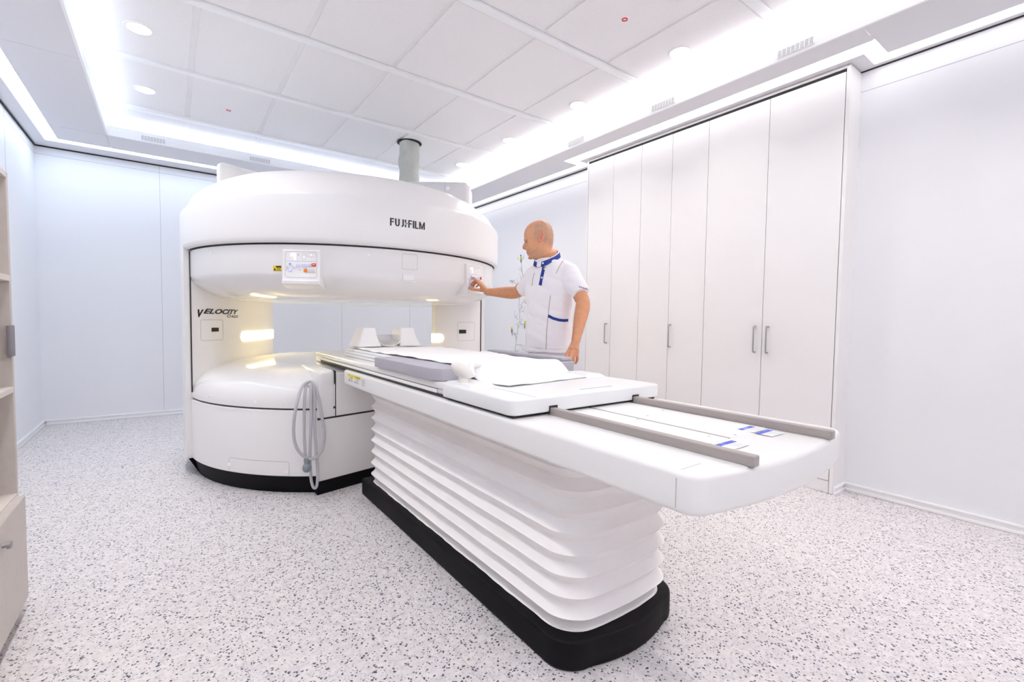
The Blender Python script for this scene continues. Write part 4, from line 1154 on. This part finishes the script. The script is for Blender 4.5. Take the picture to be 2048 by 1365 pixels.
# right arm reaching to the panel, left arm hanging
RS = T(-.01, .135, 1.445); LS = T(-.01, -.155, 1.450)
RE = pt(1033, 586, 3.31); RW = pt(974, 584.5, 3.47)
LE = pt(1167, 607, 2.86); LW = pt(1151.5, 682, 2.755)
def lerp(a, b_, t): return a + (b_-a)*t
def arm(S, E, W, sag):
    pts = [S, lerp(S, E, .35), lerp(S, E, .7), lerp(S, E, .95) , lerp(E, W, .14), lerp(E, W, .34), lerp(E, W, .6), lerp(E, W, .85), W]
    g.tube(catmull(pts, 3), [r for a, b2 in zip((.040, .044, .045, .043, .045, .043, .036, .029), (.044, .045, .043, .045, .043, .036, .029, .0265)) for r in (a, lerp(a, b2, .33), lerp(a, b2, .66))] + [.0265], 20)
arm(RS, RE, RW, 0); arm(LS, LE, LW, 0)
def finger(pts, r0, r1):
    P = catmull([pt(*p) for p in pts], 4); n = len(P)
    g.tube(P, [r0+(r1-r0)*k/(n-1) for k in range(n)], 12); g.ball(P[-1], r1*1.02, sub=2); g.ball(P[0], r0*1.08, sub=2)
def palm(W, ks, r=.0125):
    for k in ks:
        K = pt(*k); P = [lerp(W, K, t) for t in (0, .35, .7, 1)]
        g.tube(P, [.0225, .018, .015, r], 12)
RK = [(956, 564.5, 3.535), (958, 563, 3.555), (961, 565, 3.572), (964, 568.5, 3.585)]
g.ball(RW, .0262, sub=2); g.ball(LW, .0268, sub=2)
palm(RW, RK); palm(RW, [(962, 577, 3.50), (966, 574, 3.55)], .017)
finger([(956, 564.5, 3.535), (949.5, 558.5, 3.555), (945.5, 556.5, 3.575), (942, 556.5, 3.592)], .0100, .0075)
finger([(958, 563, 3.555), (950, 562.5, 3.578), (944.5, 566, 3.585), (943.5, 570, 3.57)], .0102, .0078)
finger([(961, 565, 3.572), (953, 566, 3.595), (948, 570, 3.595), (947, 573.5, 3.58)], .0098, .0075)
finger([(964, 568.5, 3.585), (957, 570.5, 3.603), (953, 574, 3.60)], .0088, .0068)
finger([(968, 582, 3.485), (957, 580.5, 3.50), (947, 579.5, 3.515), (937.5, 576.5, 3.535)], .0130, .0085)
LK = [(1133.5, 710.5, 2.73), (1140.5, 712.5, 2.72), (1148, 712.5, 2.725), (1154, 709, 2.74)]
palm(LW, LK); palm(LW, [(1143, 700, 2.735), (1150, 700, 2.735)], .020)
finger([LK[0], (1131.5, 717, 2.715), (1131.5, 723, 2.73), (1133, 728, 2.75)], .0102, .0080)
finger([LK[1], (1139.5, 720, 2.705), (1140, 727, 2.72), (1142, 733, 2.745)], .0105, .0080)
finger([LK[2], (1147.5, 721, 2.715), (1146, 728, 2.725), (1144, 733, 2.745)], .0100, .0078)
finger([LK[3], (1155, 716, 2.735), (1154, 722, 2.745), (1151.5, 727, 2.76)], .0090, .0070)
finger([(1145, 695, 2.77), (1141, 704, 2.80), (1139, 712, 2.80), (1139, 719, 2.79)], .0130, .0095)
me = remesh(g, .0034, 3, 'body')
# skin tone per vertex: shaved hair round the sides and back, stubble on the jaw, pinker ears, nose and knuckles
ca = me.color_attributes.new('tone', 'FLOAT_COLOR', 'POINT')
def sm(a, b_, x):
    t = min(1, max(0, (x-a)/(b_-a))); return t*t*(3-2*t)
base = Vector((.66, .325, .175)); hair = Vector((.30, .215, .175)); stub = Vector((.42, .255, .145)); pink = Vector((.62, .24, .17)); armc = Vector((.58, .265, .135))
for i, v in enumerate(me.vertices):
    d = v.co - HC; f, l, u = d.dot(FH), d.dot(LH), d.z
    c = base.copy()
    if u > -.17 and d.length < .26:
        ear = abs(l) > .0742 and ((f+.018)/.019)**2 + ((u+.018)/.036)**2 < 1
        top = .092 - .55*max(0, f+.02)
        w = sm(.040, .020, f + max(0, -u)*.15) * sm(-.050, -.020, u - .35*f) * sm(top+.012, top-.012, u + .0) if not ear else 0
        n = .75 + .5*noise.noise(v.co*55)
        c = c.lerp(hair, min(1, w*.60*n))
        w2 = sm(-.072, -.098, u - .25*min(0, f)) * sm(-.055, -.02, f)
        if abs(l) < .024 and f > .06 and -.124 < u < -.098: w2 = 0; c = c.lerp(pink, .7)
        c = c.lerp(stub, w2*.62*n)
        if ear: c = c.lerp(pink, .55)
        if f > .084 and u < -.045: c = c.lerp(pink, .5)
    elif u < -.17:
        c = armc.copy()
        nn = noise.noise(v.co*40); c = c*(1+.10*nn)
        if min((v.co-pt(*k)).length for k in RK+LK) < .014: c = c.lerp(pink, .4)
    ca.data[i].color = (*c, 1)
me.color_attributes.active_color = ca
body = link_mesh('body', me, man, [M['skin']], smooth=0); me.shade_smooth()
# eyes, brows, ear hollows
M['eye'] = mat('eye_white', (.55, .50, .47), .2); M['iris'] = mat('eye_dark', (.03, .02, .015), .2); M['brow'] = mat('brow_hair', (.20, .11, .06), .8); M['ear_in'] = mat('ear_inner_skin', (.40, .16, .10), .6)
for s_ in (1, -1):
    e = G().ball(H(.0715, s_*.031, -.0410), .0105, .0115, .0036, rot=rotH, sub=2)
    eo = obj('eye', e, M['eye'], man)
    obj('iris', G().ball(H(.0795, s_*.033, -.0425), 0.0036, .0046, .0026, rot=rotH, sub=2), M['iris'], eo)
    g = G(); g.tube(catmull([H(.0905, s_*.012, -.027), H(.0890, s_*.026, -.0215), H(.0790, s_*.044, -.026)], 5), [.0022, .0026, .0028, .0030, .0031, .0031, .0030, .0028, .0026, .0022, .0014], 8)
    obj('eyebrow', g, M['brow'], man)
    obj('eyelid', G().tube(catmull([H(.0800, s_*.018, -.0415), H(.0835, s_*.030, -.0370), H(.0750, s_*.045, -.0405)], 5), [.0026]*11, 8), M['ear_in'], man)
    obj('ear_hollow', G().ball(H(-.013, s_*.0790, -.018), .0055, .0030, .014, rot=rotH, sub=2), M['ear_in'], man)

# tunic: torso and short sleeves in one cloth
g = G()
tors = [(.945, .0, .172, .112), (1.00, .0, .170, .111), (1.08, .0, .166, .108), (1.16, .002, .163, .107), (1.25, .004, .164, .108), (1.33, .006, .170, .110), (1.41, .004, .176, .110), (1.46, .0, .172, .104), (1.495, .003, .152, .094), (1.520, .012, .104, .082), (1.540, .022, .078, .074), (1.550, .026, .068, .068)]
g.rings([ell(u, f0, hw, hd) for u, f0, hw, hd in tors])
rs_end = pt(1046, 581, 3.262); ls_end = pt(1163.5, 588, 2.872)
for S, E, r0, r1 in ((T(-.01, .130, 1.445), rs_end, .068, .060), (T(-.01, -.135, 1.450), ls_end, .072, .056)):
    pts = [S, lerp(S, E, .35), lerp(S, E, .7), E]
    g.tube(pts, [r0, r0*1.0, (r0+r1)/2, r1], 24)
for s_, E in ((1, rs_end), (-1, ls_end)): g.ball(T(-.012, s_*.150, 1.450), .066, .066, .062, sub=3)
for s_ in (1, -1): g.tube([T(.0, s_*.050, 1.510), T(-.006, s_*.105, 1.484), T(-.012, s_*.155, 1.452)], [.046, .050, .058], 20)
def wr(co):
    d = co - BC
    fold = noise.noise(Vector((co.x*5+co.z*6, co.y*5-co.z*5, co.z*9)))
    return .012*(abs(fold)-.25) + .0050*noise.noise(Vector((co.x*9, co.y*9, co.z*6+3))) + .0035*noise.noise(Vector((co.x*20+4, co.y*20, co.z*26))) 
tm = remesh(g, .006, 5, 'tunic', wr)
tunic = link_mesh('tunic', tm, man, [M['tunic']], smooth=0); tm.shade_smooth()
# world-space copy of the cloth surface for laying trim on it
org = WORLD[man.name]
bv = BVHTree.FromPolygons([v.co + org for v in tm.vertices], [tuple(p.vertices) for p in tm.polygons])
def on_cloth(px, py):
    d = ray(px, py).normalized(); h = bv.ray_cast(CAM, d)
    if h[0] is None:
        h = bv.find_nearest(CAM + d*2.9)
    n = h[1]
    return h[0], n
def ribbon(name, pix, w, m, parent=tunic, off=.0022, sub=6):
    P = []
    for a, b_ in zip(pix, pix[1:]):
        for k in range(sub): P.append((a[0]+(b_[0]-a[0])*k/sub, a[1]+(b_[1]-a[1])*k/sub))
    P.append(pix[-1]); pts = []
    for q in P: pts.append(on_cloth(*q))
    g = G(); R = []
    for i, (p, n) in enumerate(pts):
        d = (pts[min(i+1, len(pts)-1)][0] - pts[max(i-1, 0)][0]).normalized(); s_ = d.cross(n).normalized()
        ring = []
        for e in (-1, -.5, 0, .5, 1):
            h = bv.find_nearest(p + s_*(w/2*e)); ring.append(h[0] + h[1]*off)
        R.append(ring + [q - n*off*1.6 for q in ring[::-1]])
    g.rings(R); return obj(name, g, m, parent)
ribbon('placket', [(1088, 534), (1084, 552), (1080.5, 571)], .022, M['navy'])
ribbon('pocket_trim', [(1096.5, 632), (1106, 637), (1118, 640.5), (1128, 641.5), (1136, 641)], .018, M['navy'])
ribbon('pocket_seam', [(1096, 634), (1094.5, 652), (1093, 670), (1092, 700)], .0035, M['piping'])
ribbon('piping', [(1101, 591), (1098.5, 610), (1096.5, 632)], .0035, M['piping'])
ribbon('piping', [(1127, 521), (1120, 531), (1112, 547)], .0035, M['piping'])
ribbon('piping', [(1069, 546), (1066, 558), (1064, 572)], .0030, M['piping'])
ribbon('hem_seam', [(1060, 694), (1080, 697), (1105, 699), (1132, 699)], .003, M['trouser'])
for k in range(5):
    x0 = 1158 + k*3.5; ribbon('sleeve_mark', [(x0, 573.5+k*1.1+(k % 2)), (x0+2.4, 574.6+k*1.1-(k % 2))], .0040, M['navy'], sub=2)
for q in ((1089.5, 538), (1084, 556)):
    p, n = on_cloth(*q); bt = G().cyl(p + n*.0015, n, .0062, .0035, 18, .001); bo = obj('button', bt, M['label_white'], tunic)
    obj('button_hole', G().cyl(p + n*.0045, n, .0020, .0010, 10), M['ink'], bo)
# stand-up collar: white inside, navy band outside, lower at the throat
def collar_pt(a, rr, dz):
    # a = 0 at the throat
    f = math.cos(a); s_ = math.sin(a)
    return T(.030 + rr*1.08*f, rr*1.04*s_, 1.556 - .042*f - .006*max(0, f)**6 + dz)
g = G(); R = []
for k in range(49):
    a = math.radians(14) + (2*PI-math.radians(28))*k/48
    R.append([collar_pt(a, .084, -.016), collar_pt(a, .077, .013), collar_pt(a, .074, .013), collar_pt(a, .076, -.020)])
g.rings(R); obj('collar', g, M['navy'], tunic, label='navy collar band')
g = G(); R = []
for k in range(49):
    a = 2*PI*k/48
    R.append([collar_pt(a, .079, -.014), collar_pt(a, .0735, .019), collar_pt(a, .069, .019), collar_pt(a, .070, -.016)])
g.rings(R, cap=False); obj('undershirt', g, M['tunic'], man)
p = collar_pt(math.radians(-22), .0795, .0); n = (p - T(0, 0, p.z)).normalized(); bo = obj('button', G().cyl(p, n, .0062, .0035, 18, .001), M['label_white'], tunic)
# trousers and shoes
g = G()
g.rings([ell(u, f0, hw, hd) for u, f0, hw, hd in ((1.02, .0, .135, .082), (.95, 0, .150, .094), (.90, 0, .158, .102), (.86, -.002, .165, .108), (.80, 0, .160, .105))])
for s_ in (1, -1):
    g.rings([[T(f0 + math.cos(t)*rr*1.1, s_*r0 + math.sin(t)*rr, u) for t in [2*PI*k/28 for k in range(28)]] for u, r0, f0, rr in ((.86, .085, 0, .088), (.70, .092, .004, .085), (.50, .098, .008, .070), (.30, .100, 0, .064), (.10, .102, -.004, .062), (.055, .102, -.004, .063))])
tr = remesh(g, .009, 4, 'trousers', lambda c: .004*noise.noise(Vector((c.x*11, c.y*11, c.z*5))))
link_mesh('trousers', tr, man, [M['trouser']], smooth=0); tr.shade_smooth()
for s_ in (1, -1):
    g = G(); R = []
    for t, hw, h in ((-.105, .028, .055), (-.09, .036, .075), (-.03, .038, .080), (.04, .042, .062), (.11, .046, .050), (.145, .040, .042), (.165, .022, .030)):
        R.append([T(t, s_*.102 + hw*math.cos(a), .004 + h*max(0, math.sin(a))) if math.sin(a) > 0 else T(t, s_*.102 + hw*math.cos(a), .004) for a in [2*PI*k/24 for k in range(24)]])
    g.rings(R); obj('shoe', g, M['label_white'], man)
# ================================================================== LIGHT
def area(name, loc, rot, sx, sy, energy, col, spread=180):
    l = bpy.data.lights.new(name, 'AREA'); l.shape = 'RECTANGLE'; l.size = sx; l.size_y = sy; l.energy = energy; l.color = col; l.spread = math.radians(spread)
    o = bpy.data.objects.new(name, l); COL.objects.link(o); o.location = loc; o.rotation_euler = rot; return o
COOL = (.70, .83, 1.0); MILD = (1.0, .97, .975); WARM = (1.0, .94, .90)
# cove strips hidden on top of the soffit (the front one is added fill), throwing light up onto the raised ceiling
area('cove_light_right', (3.36, 2.1, ZS+.035), (math.radians(180), math.radians(-62), 0), .06, 7.2, 64, MILD)
area('cove_light_back', (1.38, 6.04, ZS+.035), (math.radians(180-62), 0, 0), 3.5, .06, 72, COOL)
area('cove_light_left', (-.60, 2.1, ZS+.035), (math.radians(180), math.radians(62), 0), .06, 7.2, 24, COOL)
area('fill_light_front', (1.38, -1.35, ZS+.035), (math.radians(180+62), 0, 0), 3.5, .06, 60, MILD)  # added unseen fill, brightens the room from behind the camera
# downlights
for x, y, _ in dl:
    l = bpy.data.lights.new('downlight_beam', 'AREA'); l.shape = 'DISK'; l.size = .12; l.energy = 4.2; l.color = WARM; l.spread = math.radians(115)
    o = bpy.data.objects.new('downlight_beam', l); COL.objects.link(o); o.location = (x, y, ZC-.012)
for x, y in ((-.13, 3.0), (-.13, 1.9), (-.13, .9), (2.895, .9), (2.895, -.1), (-.13, -.1)):  # unseen beams without fittings, added for light along the downlight rows
    l = bpy.data.lights.new('downlight_beam', 'AREA'); l.shape = 'DISK'; l.size = .12; l.energy = 4.2; l.color = WARM; l.spread = math.radians(115)
    o = bpy.data.objects.new('downlight_beam', l); COL.objects.link(o); o.location = (x, y, ZC-.012)
w = bpy.data.worlds.new('world'); SC.world = w; w.use_nodes = True
w.node_tree.nodes['Background'].inputs[0].default_value = (.8, .85, .9, 1); w.node_tree.nodes['Background'].inputs[1].default_value = 0.0
make_camera()
vs_ = SC.view_settings; SC.display_settings.display_device = 'sRGB'
vs_.view_transform = 'Standard'; vs_.look = 'None'; vs_.exposure = 0.14; vs_.gamma = 1.0; vs_.use_curve_mapping = False
cy = SC.cycles
cy.use_denoising = True; cy.denoiser = 'OPENIMAGEDENOISE'
cy.max_bounces = 10; cy.diffuse_bounces = 8; cy.glossy_bounces = 4; cy.sample_clamp_indirect = 6.0
cy.caustics_reflective = False; cy.caustics_refractive = False
